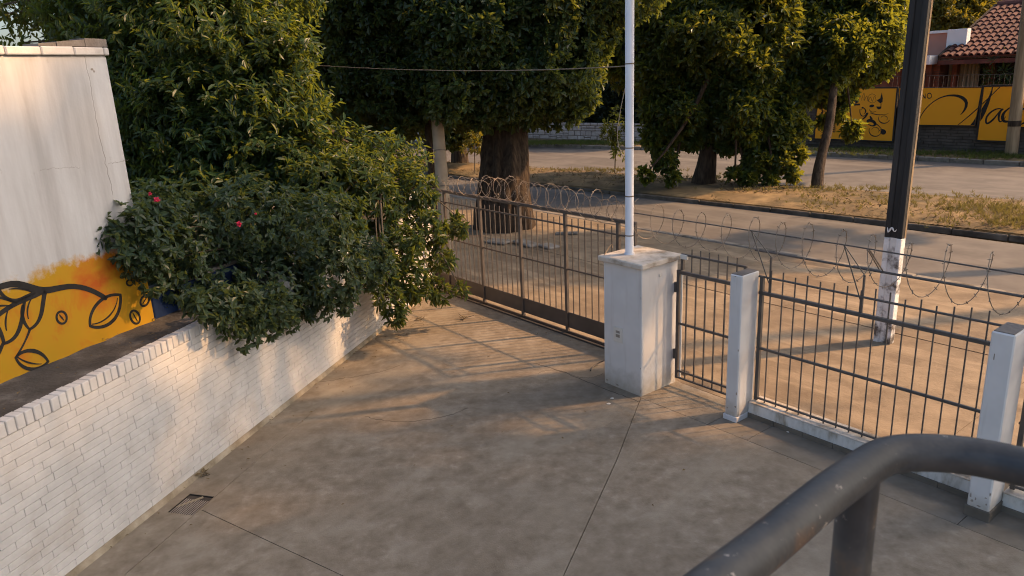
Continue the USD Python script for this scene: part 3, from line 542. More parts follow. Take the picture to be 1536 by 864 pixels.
_p2 = post('white fence post with grey socle at the right edge of the yard', -1.82, -1.667, 5.735, 6.01, 1.485, .085)
peel(_p2, 0, 0, 5.735, [(-1.80, .17, .008, .022), (-1.785, .13, .012, .012), (-1.765, .155, .006, .014), (-1.70, .19, .010, .006), (-1.69, .14, .006, .010), (-1.675, .23, .006, .018), (-1.74, .105, .016, .008), (-1.78, 1.30, .004, .03)], 3)
post('white post at the far end of the driveway gate, behind leaves', -10.62, -10.30, 6.02, 6.34, 1.62, .05)

def plinth(s0, s1, label):
    p = Thing('fence_plinth', label, 'plinth', ST((s0 + s1) / 2, 6.05), ANG1)
    MB().block(ST(s0, 5.975, -.02), E1 * (s1 - s0), E2 * .20, UZ * .168, .004).put('kerb_wall', M['plinth'], p)
    MB().block(ST(s0, 5.970, .148), E1 * (s1 - s0), E2 * .21, UZ * .014, .005).put('coping', M['plinthtop'], p)
    a = s0
    while a < s1 - .02:
        e = min(a + .3, s1); MB().block(ST(a + .002, 5.958, -.01), E1 * (e - a - .004), E2 * .016, UZ * .058, .002).put('skirting_tile', M['skirt'], p); a = e
peel(_p1, 0, 0, 5.785, [(-3.925, .30, .006, .02), (-3.93, .16, .009, .01), (-4.02, .12, .012, .008), (-3.925, .75, .004, .016), (-3.99, 1.47, .012, .006)], 4)
peel(pil, 0, 0, PT0, [(-4.962, .05, .006, .03), (-4.965, .32, .004, .014), (-5.30, .03, .03, .012), (-5.46, .04, .02, .014), (-4.963, 1.1, .003, .02)], 5)
plinth(-3.913, -1.822, 'stained white plinth under the railing between the two white posts')
plinth(-1.664, 2.0, 'stained white plinth right of the last white post, behind the handrail')

# flagpole-like white pipe on the pillar
fp0 = G(944, 381, 1.47); fpt = st(fp0); top = fp0 + UZ * 4.6
fl = Thing('white_pipe', 'tall slim pale pipe mast standing on the gate pillar cap', 'mast', fp0)
MB().tube([fp0 - UZ * .004, fp0 + UZ * 2.3, top], .045, 18).put('pipe', M['flag'], fl, smooth=40)
MB().tube([fp0 - UZ * .003, fp0 + UZ * .012], .056, 18).put('base_collar', M['flag'], fl)
for z in (.20, .62, 1.12, 1.95): MB().tube([fp0 + UZ * z, fp0 + UZ * (z + .012)], .0475, 16).put('band', M['wire'], fl)
# slack cable clipped to the mast
cz = lambda x, y: fp0 + UZ * (at(x, y, 1)[2] * 0)
p1 = on(937, 135, fp0, CF); p2 = on(929, 175, fp0, CF); p3 = on(926, 205, fp0, CF); p4 = on(938, 240, fp0, CF)
MB().tube(spline([on(944, 110, fp0, CF), p1, p2, p3, p4], 14), .004, 5).put('loose_cable', M['wire'], None, label='thin slack cable hanging beside the white mast', cat='cable')
ca = on(942, 99, fp0, CF); cb = at(430, 95, 12.5); mid = on(690, 106, (ca + cb) / 2, CF)
MB().tube(spline([ca, mid, cb], 24), .006, 5).put('overhead_cable', M['wire'], None, label='thin pale overhead cable running left from the white mast across the dark trees', cat='cable')

# ================================================================== DRIVEWAY GATE
TG = 6.40
gz = lambda x, y: at_t(x, y, TG)[2]
gate = Thing('driveway_gate', 'long brown iron bar gate with a solid plate along its foot, left of the pillar', 'gate', ST(-7.9, TG), ANG1)
gs0, gs1 = -10.28, -5.78
for nm, z, h, d in (('top_rail', 1.645, .042, .036), ('upper_rail', 1.475, .022, .024), ('middle_rail', .892, .022, .024)):
    MB().block(ST(gs0, TG - d / 2, z - h / 2), E1 * (gs1 - gs0), E2 * d, UZ * h, .005).put(nm, M['gateiron'], gate)
MB().block(ST(gs0, TG - .010, .085), E1 * (gs1 - gs0), E2 * .016, UZ * .215, .003).put('foot_plate', M['plate'], gate)
posts_s = [-10.24, -9.78, -8.85, -7.92, -6.99, -6.06, -5.80]
for s in posts_s:
    MB().block(ST(s - .022, TG - .030, .03), E1 * .044, E2 * .044, UZ * 1.60, .004).put('stile', M['gateiron'], gate)
rg = random.Random(2)
for a, b in zip(posts_s[:-1], posts_s[1:]):
    n = max(2, round((b - a) / .1165))
    for i in range(1, n):
        s = a + (b - a) * i / n + rg.uniform(-.003, .003); MB().block(ST(s - .0058, TG - .0058, .29), E1 * .0116, E2 * .0116, UZ * (1.565 + rg.uniform(-.02, .02) - .29)).put('bar', M['gateiron'], gate)
trk = Thing('gate_track', 'low steel track on the ground under the driveway gate', 'track', ST(-7.9, TG - .02), ANG1)
MB().bar(ST(-10.3, TG, .012), ST(-4.98, TG, .012), .022, .045).put('rail', M['plate'], trk)
MB().bar(ST(-10.3, TG - .075, .006), ST(-5.52, TG - .075, .006), .03, .022).put('edge_strip', M['plate'], trk)
for s in posts_s[1:-1:2]: MB().tube([ST(s, TG - .012, .05), ST(s, TG + .012, .05)], .028, 12).put('wheel', M['plate'], gate)
rd = [G(908, 540, .06), G(897, 545, .03), G(886, 556, .008)]
MB().tube(spline([rd[0] + E2 * .0, rd[1], rd[2]], 8), .008, 6).put('iron_rod', M['iron'], None, label='short dark iron rod leaning on the ground at the left foot of the gate pillar', cat='rod')

# ================================================================== PEDESTRIAN GATE
TP = 6.10
ped = Thing('pedestrian_gate', 'narrow dark iron bar gate between the pillar and the slim post', 'gate', ST(-4.48, TP), ANG1)
ps0, ps1 = -4.925, -4.055
MB().block(ST(ps0, TP - .02, .075), E1 * .035, E2 * .04, UZ * 1.235, .004).put('stile', M['iron'], ped)
MB().block(ST(ps0 + .05, TP - .006, .10), E1 * .02, E2 * .012, UZ * 1.19).put('stop_strip', M['plastic'], ped)
for nm, z, h, d in (('top_rail', 1.285, .036, .036), ('middle_rail', .715, .025, .026), ('lower_rail', .165, .022, .026), ('bottom_rail', .085, .020, .026)):
    MB().block(ST(ps0, TP - d / 2, z - h / 2), E1 * (ps1 - ps0), E2 * d, UZ * h, .005).put(nm, M['iron'], ped)
for s in np.linspace(-4.80, -4.20, 6):
    MB().block(ST(s - .0065, TP - .0065, .09), E1 * .013, E2 * .013, UZ * 1.17).put('bar', M['iron'], ped)
MB().block(ST(-4.15, TP - .015, .70), E1 * .08, E2 * .03, UZ * .11, .004).put('lock', M['iron'], ped)
for z in (.30, 1.06): MB().tube([ST(ps0 - .016, TP - .01, z), ST(ps0 - .016, TP - .01, z + .11)], .014, 10).put('hinge', M['iron'], ped)
pt = Thing('gate_top_grille', 'short iron picket grille fixed above the pedestrian gate', 'grille', ST(-4.48, TP, 1.3), ANG1)
MB().block(ST(-4.895, TP + .012, 1.465), E1 * .80, E2 * .024, UZ * .022, .004).put('top_rail', M['iron'], pt)
for s in (-4.88, -4.11): MB().block(ST(s - .015, TP + .01, 1.31), E1 * .03, E2 * .03, UZ * .155).put('upright', M['iron'], pt)
for s in np.linspace(-4.76, -4.21, 6): MB().block(ST(s - .0055, TP + .018, 1.30), E1 * .011, E2 * .011, UZ * .25).put('spike', M['iron'], pt)

# ================================================================== RAILINGS
def railing(label, s0, s1, n, seed):
    r = Thing('fence_railing', label, 'railing', ST((s0 + s1) / 2, 6.055, .16), ANG1); rr = random.Random(seed)
    T = 6.055
    for nm, z, h, d in (('top_rail', 1.277, .034, .040), ('spike_rail', 1.435, .018, .022), ('middle_rail', .717, .026, .026), ('bottom_rail', .192, .020, .024)):
        MB().block(ST(s0 if nm != 'spike_rail' else s0 - .10, T - d / 2, z - h / 2), E1 * (s1 - s0 + (0 if nm != 'spike_rail' else .12)), E2 * d, UZ * h, .006).put(nm, M['iron'], r)
    MB().block(ST(s0 + .01, T - .02, .17), E1 * .035, E2 * .04, UZ * 1.27, .004).put('stile', M['iron'], r)
    MB().block(ST(s0 - .10, T - .013, 1.40), E1 * .026, E2 * .026, UZ * .045).put('end_lug', M['iron'], r)
    for i in range(1, n):
        s = s0 + (s1 - s0) * i / n + rr.uniform(-.004, .004); MB().block(ST(s - .005, T - .005, .13), E1 * .010, E2 * .010, UZ * (1.385 + rr.uniform(-.03, .02))).put('bar', M['iron'], r)
    return r
railing('dark iron railing of thin bars between the two white posts', -3.905, -1.83, 17, 3)
railing('dark iron railing right of the last white post, cut by the photo edge', -1.655, 1.95, 30, 4)

# ================================================================== RAZOR WIRE
def coil(name, label, rings, T, hand=1, seed=0, tangle=True):
    th = Thing(name, label, 'razor wire', rings[0][0] * 1.0 * E1 + E2 * T + UZ * (rings[0][1] - rings[0][2]), ANG1, group=None)
    R = np.array(rings); n = len(R); ph = np.linspace(0, n - 1, (n - 1) * 26 + 1); rng = np.random.default_rng(seed)
    s, z, r = (np.interp(ph, np.arange(n), R[:, k]) for k in (0, 1, 2))
    jit = 1 + (.34 if tangle else .24) * (meshkit.noise(np.stack([ph * 1.3, ph * 0, ph * 0], 1), seed) - .5)
    a = 2 * math.pi * ph * hand + math.pi / 2
    p = ST(0, T)[None] + s[:, None] * E1 + (np.cos(a) * r * jit * .9)[:, None] * E2 + (z + np.sin(a) * r * jit)[:, None] * UZ
    MB().tube(p, .0034, 5).put('coil', M['wire'], th)
    ph2 = np.linspace(0, n - 1, int((n - 1) * 1.37) * 24 + 1); s2, z2, r2 = (np.interp(ph2, np.arange(n), R[:, k]) for k in (0, 1, 2)); a2 = -2 * math.pi * ph2 * 1.37 * hand + 1.1
    j2 = .86 + .55 * (meshkit.noise(np.stack([ph2 * .9, ph2 * 0 + 4, ph2 * 0], 1), seed + 5) - .5)
    p2_ = ST(0, T)[None] + (s2 + .12 * (meshkit.noise(np.stack([ph2 * .8, ph2 * 0, ph2 * 0 + 7], 1), seed + 9) - .5))[:, None] * E1 + (np.cos(a2) * r2 * j2)[:, None] * E2 + (z2 - .02 + np.sin(a2) * r2 * j2)[:, None] * UZ
    if not tangle: p2_ = p2_[:0]
    else: MB().tube(p2_, .0026, 4).put('second_strand', M['wire'], th)
    mb = MB()
    for k in range(2, len(p2_) - 2, 3):
        t = p2_[k + 1] - p2_[k]; t /= np.linalg.norm(t); q = rng.normal(size=3); q = np.cross(t, q); q /= np.linalg.norm(q); mb.bar(p2_[k] - q * .012 - t * .006, p2_[k] + q * .012 + t * .006, .0045, .004)
    for k in range(2, len(p) - 2, 2):
        t = p[k + 1] - p[k]; t /= np.linalg.norm(t); q = rng.normal(size=3); q = np.cross(t, q); q /= np.linalg.norm(q)
        mb.bar(p[k] - q * .015 - t * .007, p[k] + q * .015 + t * .007, .0075, .004)
    mb.put('barbs', M['wire'], th, kind='stuff')
    return th
def rings_from(px, T):
    out = []
    for x, y0, y1 in px:
        a, b = at_t(x, y0, T), at_t(x, y1, T); out.append((st((a + b) / 2)[0], (a[2] + b[2]) / 2, (a[2] - b[2]) / 2 * (.86 if T > 6.3 else 1)))
    return out
xs = [660, 676, 693, 711, 729, 747, 766, 785, 805, 826, 848, 871, 895, 918, 938]
coil('razor_coil', 'barbed concertina coil along the top of the driveway gate', rings_from([(x, np.interp(x, [660, 766, 848, 938], [261, 264, 276, 291]), np.interp(x, [660, 766, 848, 938], [291, 303, 320, 341])) for x in xs], 6.42), 6.42, 1, 1)
coil('razor_coil', 'loose barbed coil above the pedestrian gate and the iron railing', rings_from([(958, 298, 352), (985, 308, 362), (1017, 314, 370), (1051, 318, 374), (1090, 320, 381), (1131, 328, 388), (1171, 332, 399), (1210, 337, 408), (1262, 347, 418), (1305, 352, 427), (1362, 363, 438), (1418, 370, 450), (1482, 382, 463), (1548, 392, 476), (1616, 404, 490)], 6.15), 6.15, 1, 2, False)
TW, TR = 6.02, 6.33
wa, wb = at_t(948, 319, TW), at_t(1536, 412, TW); wd = (wb - wa); MB().tube([wa, at_t(1265, 367, TW), wb, wb + wd * .4], .0065, 6).put('wire_stay', M['iron'], None, label='thin steel rod running through the razor coil above the railing', cat='rod')
ra, rbb = at_t(1133, 375, TR), at_t(1536, 445, TR); MB().tube([ra, rbb, rbb + (rbb - ra) * .5], .011, 8).put('outer_stay', M['iron'], None, label='thicker dark steel bar on the street side of the razor coil', cat='rod')
for lab, apex, foot, foot2 in (('slanting iron bracket near the slim post holding the upper rod', (1127, 346), (1153, 424), (1157, 386)), ('slanting iron bracket in the middle of the railing holding the upper rod', (1266, 367), (1291, 452), (1297, 413)), ('short slanting iron bracket just left of the striped pole', (1304, 374), (1324, 406), (1322, 404))):
    ap = at_t(*apex, TW); br = Thing('wire_bracket', lab, 'bracket', at_t(*foot, 6.055), ANG1)
    if foot[1] > 410:
        MB().bar(ap, at_t(*foot, 6.055), .0085).put('arm', M['iron'], br); MB().bar(ap, at_t(*foot2, 6.055), .0065).put('stay', M['iron'], br)
        u0 = at_t(*foot2, 6.055); MB().bar(u0, np.array([u0[0], u0[1], 1.28]), .015).put('stub', M['iron'], br)
    else:
        MB().bar(ap, at_t(*foot, TR), .008).put('arm', M['iron'], br); MB().bar(ap - E1 * .015, at_t(*foot2, TR) - E1 * .02, .008).put('stay', M['iron'], br)

# ================================================================== HANDRAIL (foreground)
ZR = H - .535
hp = [G(x, y, ZR) for x, y in ((1000, 935), (1098, 858), (1164, 806), (1231, 750), (1297, 702), (1338, 682), (1392, 679), (1460, 685), (1536, 701), (1640, 728))]
hr = Thing('handrail', 'worn dark grey tubular handrail bending across the lower right foreground', 'handrail', np.array([hp[4][0], hp[4][1], 0]))
ext = [hp[0] + (hp[0] - hp[1]) * 6] + hp + [hp[-1] + (hp[-1] - hp[-2]) * 5]
MB().tube(spline(ext, 120), .0262, 28).put('top_tube', M['rail'], hr, smooth=True)
pb = G(1290, 706, ZR); MB().tube([pb - UZ * .004, pb - UZ * .5, pb - UZ * 1.35], .0262, 28).put('upright', M['rail'], hr, smooth=40)

# ================================================================== DRAIN GRATE, LITTER
dg = Thing('drain_grate', 'small dark iron floor drain grate beside the brick wall', 'drain grate', _gm, math.degrees(math.atan2(DW[1], DW[0])))
MB().block(_gm - GA * ga - GBv * gb - UZ * .2, GA * 2 * ga, GBv * 2 * gb, UZ * .06).put('pit_floor', M['darkroom'], dg)
for sx in (-1, 1):
    MB().block(_gm + GA * (sx * ga - .006) - GBv * gb - UZ * .14, GA * .012, GBv * 2 * gb, UZ * .135).put('pit_side', M['darkroom'], dg)
    MB().block(_gm + GBv * (sx * gb - .006) - GA * (ga - .008) - UZ * .14, GA * (2 * ga - .016), GBv * .012, UZ * .134).put('pit_side', M['darkroom'], dg)
for k in range(11):
    o = -gb + .018 + k * .0213; MB().block(_gm - GA * (ga - .008) + GBv * (o - .003) - UZ * .022, GA * (2 * ga - .07), GBv * .006, UZ * .014).put('grate_bar', M['recess'], dg)
MB().bar(_gm - GA * .05 - GBv * .11 - UZ * .012, _gm + GA * .12 + GBv * .03 - UZ * .002, .012).put('broken_bar', M['fillet'], dg)
def twig(c, n, ln, label, seed, leafy=True):
    rng = np.random.default_rng(seed); mb = MB()
    for k in range(n):
        d = rng.normal(size=3); d[2] = abs(d[2]) * .25; d /= np.linalg.norm(d); q = c + rng.normal(0, .02, 3) * [1, 1, 0]; mb.tube([q + UZ * .006, q + d * ln * rng.uniform(.5, 1) + UZ * .01], .0035, 5)
    th = Thing('dry_twig', label, 'twig', c); mb.put('stems', M['twig'], th)
    put('leaves', sprigs(np.repeat(c[None] + UZ * .01, 2, 0), np.tile([0, 0, 1.0], (2, 1)), rng, 3, .06, .025, (60, 90)), M['dryleaf'], th)
twig(G(697, 478), 6, .14, 'small dry twig on the yard floor near the driveway gate', 5)
twig(G(304, 714), 4, .08, 'small dry twig at the foot of the brick wall above the drain', 6)
twig(G(630, 480), 3, .12, 'small dry twig lying under the shrub at the wall corner', 8)
rl2 = np.random.default_rng(15)
P = [G(x, y, .004) for x, y in ((752, 648), (680, 640), (918, 500), (1028, 705), (556, 540), (470, 620), (845, 660), (1180, 690), (620, 700), (690, 770), (512, 760), (980, 760), (760, 590), (1115, 655), (880, 620), (430, 700), (735, 535))]
P += [WL(a, .03 + .5 * rl2.random() ** 3, .005) for a in np.r_[rl2.uniform(.2, 7, 46), rl2.uniform(3.4, 7.2, 90)]] + [ST(a, 6.2 - .35 * rl2.random() ** 2, .005) for a in rl2.uniform(-10, -5.6, 24)]
P = np.array(P)
put('leaf_litter', sprigs(P, np.tile([0, 0, 1.0], (len(P), 1)), rl2, 1, .030, .014, (80, 95), droop=0, var=.6), M['dryleaf'], label='tiny dry leaves and grit scattered over the concrete yard floor', cat='leaf litter', kind='stuff')
for (x, y), w in (((918, 598), 'larger white plaster chip on the yard floor left of the pillar corner'), ((913, 606), 'white plaster chip on the yard floor nearest the camera, below the pillar'), ((1183, 648), 'lone white chip on the floor by the stained plinth')):
    q = G(x, y); m = trimesh.creation.icosphere(1, .013); m.vertices = m.vertices * [1.5, 1, .5] * (1 + .3 * rl2.random((len(m.vertices), 1))) + q + UZ * .004; put('plaster_chip', m, M['plastic'], label=w, cat='chip')

def crack(pts, w, z=.0012):
    P = np.array([G(x, y)[:2] for x, y in pts]); rr = np.random.default_rng(len(pts)); P = spline(P, 30); P += rr.normal(0, .006, P.shape)
    pl = unary_union([LineString(P[i:i + 2]).buffer(w * (.5 + rr.random()), 2) for i in range(len(P) - 1)])
    MB().prism(pl, np.zeros(3), np.array([1., 0, 0]), np.array([0, 1., 0]), -.003, z, UZ).put('crack', M['joint'], yard)
crack([(958, 602), (925, 590), (892, 577), (850, 560), (800, 545)], .0035)
crack([(548, 624), (590, 632), (650, 628), (702, 612)], .0022)
crack([(400, 590), (470, 574), (560, 560), (600, 548)], .002)
crack([(905, 560), (870, 566), (840, 556), (808, 560)], .002)
# ================================================================== PAVEMENT FURNITURE
pb0, ptp = G(1325, 512), None
tq = st(pb0)[1]; ptop = at_t(1382, 0, tq + .15); pd = (ptop - pb0); pd /= pd[2]
pole = Thing('utility_pole', 'thick black utility pole with a whitewashed foot on the pavement', 'pole', pb0, ANG1)
def pole_seg(z0, z1, name, mat_, w0=.205, w1=.2):
    c0, c1 = pb0 + pd * z0, pb0 + pd * z1; mb = MB()      # H-shaped concrete section: two flanges and a thinner web
    for sg in (-1, 1):
        mb.block(c0 + E1 * (sg * w0 / 2 - (sg > 0) * .065) - E2 * .058, E1 * .065, E2 * .116, c1 - c0, .008)
    mb.block(c0 - E1 * .05 - E2 * .036, E1 * .10, E2 * .072, c1 - c0)
    mb.put(name, mat_, pole)
zw = brentq = None
from scipy.optimize import brentq
def proj(P): d = P - C; return np.array([768 + F * (d @ CR) / (d @ CF), 432 - F * (d @ CU) / (d @ CF)])
zw = brentq(lambda z: proj(pb0 + pd * z)[1] - 356, .2, 3)
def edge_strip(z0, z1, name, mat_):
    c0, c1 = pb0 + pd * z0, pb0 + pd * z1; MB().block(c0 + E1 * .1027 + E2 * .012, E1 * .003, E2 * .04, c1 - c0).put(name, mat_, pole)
edge_strip(zw, 9.4, 'sunlit_edge', M['wood'])  # sunlight on the right flange, painted as a lighter warm strip
pole_seg(-.05, zw, 'white_foot', M['pole_white']); pole_seg(zw + .001, 9.5, 'black_shaft', M['pole_black'])
scr = [at_t(x, y, tq - .060) for x, y in ((1331, 341), (1334, 347), (1338, 341), (1341, 347), (1345, 344))]
mb = MB(); mb.tube(spline(scr, 14), [.004, .010, .012, .006, .010, .012, .008, .004, .009, .010, .006, .004, .006, .002], 5); mb.put('white_smear', M['pole_white'], pole)
lp0 = G(671, 372); lptop = on(652, 130, lp0 + E2 * .0, CF); 
lpd = (lptop - lp0); lpd /= lpd[2]
lp = Thing('slim_concrete_pole', 'round pale concrete pole on the pavement left of the big trunk', 'pole', lp0)
MB().tube([lp0 - UZ * .05, lp0 + lpd * 4, lp0 + lpd * 9], [.135, .118, .10], 16).put('shaft', M['pole_conc'], lp, smooth=40)
for z in (1.2, 1.9, 2.5): MB().tube([lp0 + lpd * z, lp0 + lpd * (z + .02)], .139 - z * .004, 16).put('band', M['wire'], lp)
dp0 = lp0 + np.array([-.24, .35, 0]); dp = Thing('thin_dark_post', 'thin dark post standing close behind the pale concrete pole', 'post', dp0)
MB().tube([dp0, dp0 + lpd * 3, dp0 + lpd * 6], .07, 12).put('shaft', M['bark'], dp, smooth=40)
# broken paving slabs around the big tree
rs = random.Random(6)
for x, y, a, b, rot in ((748, 364, .55, .30, 10), (790, 367, .60, .30, -4), (824, 371, .40, .26, -6), (850, 352, .5, .08, 40)):
    q = G(x, y); r = math.radians(ANG1 + rot); u_ = np.array([math.cos(r), math.sin(r), rs.uniform(-.06, .06)]); v_ = np.array([-math.sin(r), math.cos(r), rs.uniform(-.05, .05)])
    MB().block(q - u_ * a / 2 - v_ * b / 2 + UZ * .0, u_ * a, v_ * b, UZ * rs.uniform(.04, .07), .02).put('broken_slab', M['rubble'], None, label='broken pale concrete slab lying at the foot of the big tree', cat='slab', group='broken slabs at the foot of the big tree')
# ================================================================== HOUSES AND WALLS ACROSS THE STREET
TB = st(G(1440, 227))[1] - .25
bw = Thing('street_wall', 'long grey brick garden wall across the street carrying orange sign boards', 'wall', ST(-10, TB), ANG1)
bs0, bs1 = at_t(1196, 200, TB)[0:3] @ E1, 2.0
bz = at_t(1400, 160, TB)[2]; zb0 = at_t(1400, 228, TB)[2]; bp = .16
MB().block(ST(bs0, TB + .02, -.1), E1 * (bs1 - bs0), E2 * .2, UZ * (bz + .1)).put('wall_core', M['darkmortar'], bw)
rbk = random.Random(8); nb_ = 0; restb = MB(); z = .02; row = 0
while z < bz - .05:
    a = bs0 + (.28 if row % 2 else 0)
    while a < bs1 - .1:
        e = min(a + rbk.uniform(.5, .62), bs1); q = (restb if a > -5.5 or nb_ > 295 else MB())
        q.block(ST(a + .008, TB - rbk.uniform(.004, .022), z + .006), E1 * (e - a - .016), E2 * .04, UZ * (.105 - .016), .004)
        if q is not restb: q.put('brick', M['greybrick'], bw); nb_ += 1
        a = e
    z += .105; row += 1
restb.put('farther_bricks', M['greybrick'], bw, kind='stuff')
# sign boards: px quads on the wall plane
def buv(x, y): q = at_t(x, y, TB - .10); return np.array([q @ E1, q[2]])
def board(label, quad, strokes, frame=.05):
    P = [buv(*q) for q in quad]; th = Thing('sign_board', label, 'sign', ST(P[0][0], TB - .1, P[3][1]), ANG1)
    poly = Polygon(P); MB().prism(poly, E2 * (TB - .06), E1, UZ, 0, .035, -E2).put('panel', M['orange'], th)
    MB().prism(poly.buffer(frame, join_style=2).difference(poly.buffer(-.002)), E2 * (TB - .03), E1, UZ, 0, .075, -E2).put('frame', M['signframe'], th)
    k = 0
    for nm, pl in strokes:
        pl = unary_union(pl).intersection(poly.buffer(-.01))
        if not pl.is_empty: MB().prism(pl, E2 * (TB - .0952), E1, UZ, 0, .003, -E2).put(nm, M['black'], th); k += 1
    return th
pxs = np.linalg.norm(buv(1401, 160) - buv(1400, 160))
def br2(pts, off, sc, *w): return brush([buv(off[0] + x / sc, off[1] + y / sc) for x, y in pts], np.array(w) * pxs / sc)
def el2(off, sc, cx, cy, rx, ry, rot=0):
    t = np.linspace(0, 2 * math.pi, 24, endpoint=False); r = math.radians(rot)
    return Polygon([buv(off[0] + (cx + rx * math.cos(a) * math.cos(r) - ry * math.sin(a) * math.sin(r)) / sc, off[1] + (cy + rx * math.cos(a) * math.sin(r) + ry * math.sin(a) * math.cos(r)) / sc) for a in t]).buffer(0)
def arc2(off, sc, cx, cy, rx, ry, a0, a1, *w): return br2([(cx + rx * math.cos(math.radians(a)), cy + ry * math.sin(math.radians(a))) for a in np.linspace(a0, a1, 12)], off, sc, *w)
o1, s1_ = (1200, 110), 6.645
doodle = []
for cx, cy, rx, ry in ((555, 560, 62, 55), (750, 570, 62, 58), (838, 450, 55, 48), (630, 375, 34, 52)):
    doodle.append(('drawn_ring', [arc2(o1, s1_, cx, cy, rx, ry, 20, 200, 5, 12, 6), arc2(o1, s1_, cx, cy, rx * .6, ry * .55, 200, 400, 4, 7, 3)]))
doodle.append(('drawn_fruit', [el2(o1, s1_, 830, 585, 28, 26), br2([(790, 575), (810, 560), (835, 560)], o1, s1_, 5, 8, 4), br2([(740, 490), (790, 530), (815, 560)], o1, s1_, 14, 8, 5)]))
doodle.append(('drawn_cup', [Polygon([buv(o1[0] + x / s1_, o1[1] + y / s1_) for x, y in ((765, 268), (800, 250), (815, 190), (826, 250), (822, 285), (800, 300))]), Polygon([buv(o1[0] + x / s1_, o1[1] + y / s1_) for x, y in ((760, 330), (812, 332), (806, 352), (785, 360), (768, 350))]), br2([(808, 300), (806, 330)], o1, s1_, 6, 6)]))
doodle.append(('drawn_glass', [Polygon([buv(o1[0] + x / s1_, o1[1] + y / s1_) for x, y in ((530, 225), (560, 245), (590, 235), (585, 285), (555, 305), (535, 280))]), Polygon([buv(o1[0] + x / s1_, o1[1] + y / s1_) for x, y in ((520, 310), (595, 300), (600, 318), (540, 322))])]))
doodle.append(('drawn_eye', [el2(o1, s1_, 715, 325, 25, 13, -8), br2([(640, 350), (655, 380), (640, 405)], o1, s1_, 10, 14, 6), br2([(620, 340), (632, 345)], o1, s1_, 14, 14), br2([(690, 360), (715, 385), (760, 375)], o1, s1_, 4, 6, 3)]))
doodle.append(('drawn_pan', [el2(o1, s1_, 712, 492, 52, 34, 25).difference(el2(o1, s1_, 706, 500, 30, 14, 20)), br2([(700, 430), (712, 455)], o1, s1_, 14, 26), br2([(580, 470), (640, 445), (672, 400)], o1, s1_, 4, 16, 20), br2([(705, 395), (780, 412), (880, 402)], o1, s1_, 8, 8, 3)]))
doodle.append(('drawn_script', [br2([(610, 270), (640, 215), (640, 270), (665, 225), (680, 280), (700, 235), (720, 280), (735, 240), (760, 270)], o1, s1_, 3, 4, 3), arc2(o1, s1_, 720, 250, 42, 45, 30, 330, 3, 3)]))
lt = []
for k, y in enumerate(range(200, 600, 44)):      # column of upright lettering down the left side, too small to read
    lt += [br2([(205, y + 30), (235, y + 8), (272, y + 14)], o1, s1_, 5, 9, 5), br2([(215, y + 36), (262, y + 34)], o1, s1_, 7, 7), arc2(o1, s1_, 240, y + 20, 30, 14, 30 * k, 30 * k + 170, 4, 8, 4)]
doodle.append(('lettering_column', lt))
doodle.append(('lettering_column', [br2([(328, y), (358, y - 6)], o1, s1_, 9, 9) for y in range(480, 600, 20)] + [br2([(342, 480), (338, 590)], o1, s1_, 9, 9)]))
board('square orange sign board with black line drawings of cups, pans and fruit', [(1345, 132.5), (1228, 133), (1222, 207.5), (1338, 211.5)][::-1], doodle)
o2, s2_ = (1360, 110), 5.76
swash = [br2([(100, 460), (108, 405), (150, 325), (225, 250), (315, 202), (400, 190), (470, 205), (515, 250), (508, 300), (465, 358)], o2, s2_, 5, 6, 8, 8, 9, 12, 20, 28, 22, 4)]
xx = [br2([(435, 452), (560, 350), (690, 230), (805, 118)], o2, s2_, 6, 9, 8, 7), br2([(548, 455), (625, 385), (680, 290), (718, 205), (742, 120)], o2, s2_, 12, 54, 40, 20, 8)]
no = [br2([(128, 217), (130, 178)], o2, s2_, 5, 5), br2([(130, 178), (160, 214)], o2, s2_, 9, 9), br2([(162, 216), (164, 176)], o2, s2_, 4, 4), arc2(o2, s2_, 196, 194, 19, 22, 0, 360, 5, 9, 5, 9, 5)]
aa = [br2([(828, 312), (790, 305), (735, 330), (685, 400), (690, 432), (735, 410), (790, 345), (828, 312)], o2, s2_, 6, 12, 16, 14, 16, 10, 8), br2([(828, 312), (795, 380), (800, 412), (855, 375)], o2, s2_, 16, 18, 12, 5)]
cc = [br2([(950, 290), (925, 282), (880, 305), (830, 365), (840, 412), (890, 412), (960, 372)], o2, s2_, 14, 8, 16, 26, 20, 9, 4)]
ee = [br2([(960, 450), (1010, 430), (1080, 340)], o2, s2_, 10, 14, 8), arc2(o2, s2_, 1040, 350, 60, 50, 150, 330, 8, 16, 8)]
board('wide orange sign board with NO and a large black swash', [(1346, 187), (1462, 188), (1472.5, 131.5), (1349, 132)], [('lettering_no', no), ('lettering_swash', swash), ('lettering_stroke', xx)], .025)
board('taller orange sign board carrying script letters a and c, left of the wooden pole', [(1466, 210), (1509, 211.5), (1524, 129.5), (1476, 130.5)], [('lettering_stroke', xx), ('lettering_a', aa), ('lettering_c', cc)], .06)
board('orange sign board right of the wooden pole, cut by the photo edge', [(1521, 190), (1620, 193), (1640, 131), (1529, 130)], [('lettering_stroke', ee)], .025)

wp0 = G(1516, 236); wtop = at_t(1536, 60, st(wp0)[1]); wpd = (wtop - wp0) / (wtop - wp0)[2]
wpo = Thing('wooden_pole', 'leaning weathered round wooden pole in front of the orange signs', 'pole', wp0)
MB().tube([wp0 - wpd * .1, wp0 + wpd * 2.5, wp0 + wpd * 6], [.19, .175, .16], 16).put('shaft', M['wood'], wpo, smooth=40)
MB().tube([wp0 + wpd * 1.0, wp0 + wpd * 1.18], .190, 16).put('band', M['bark'], wpo)

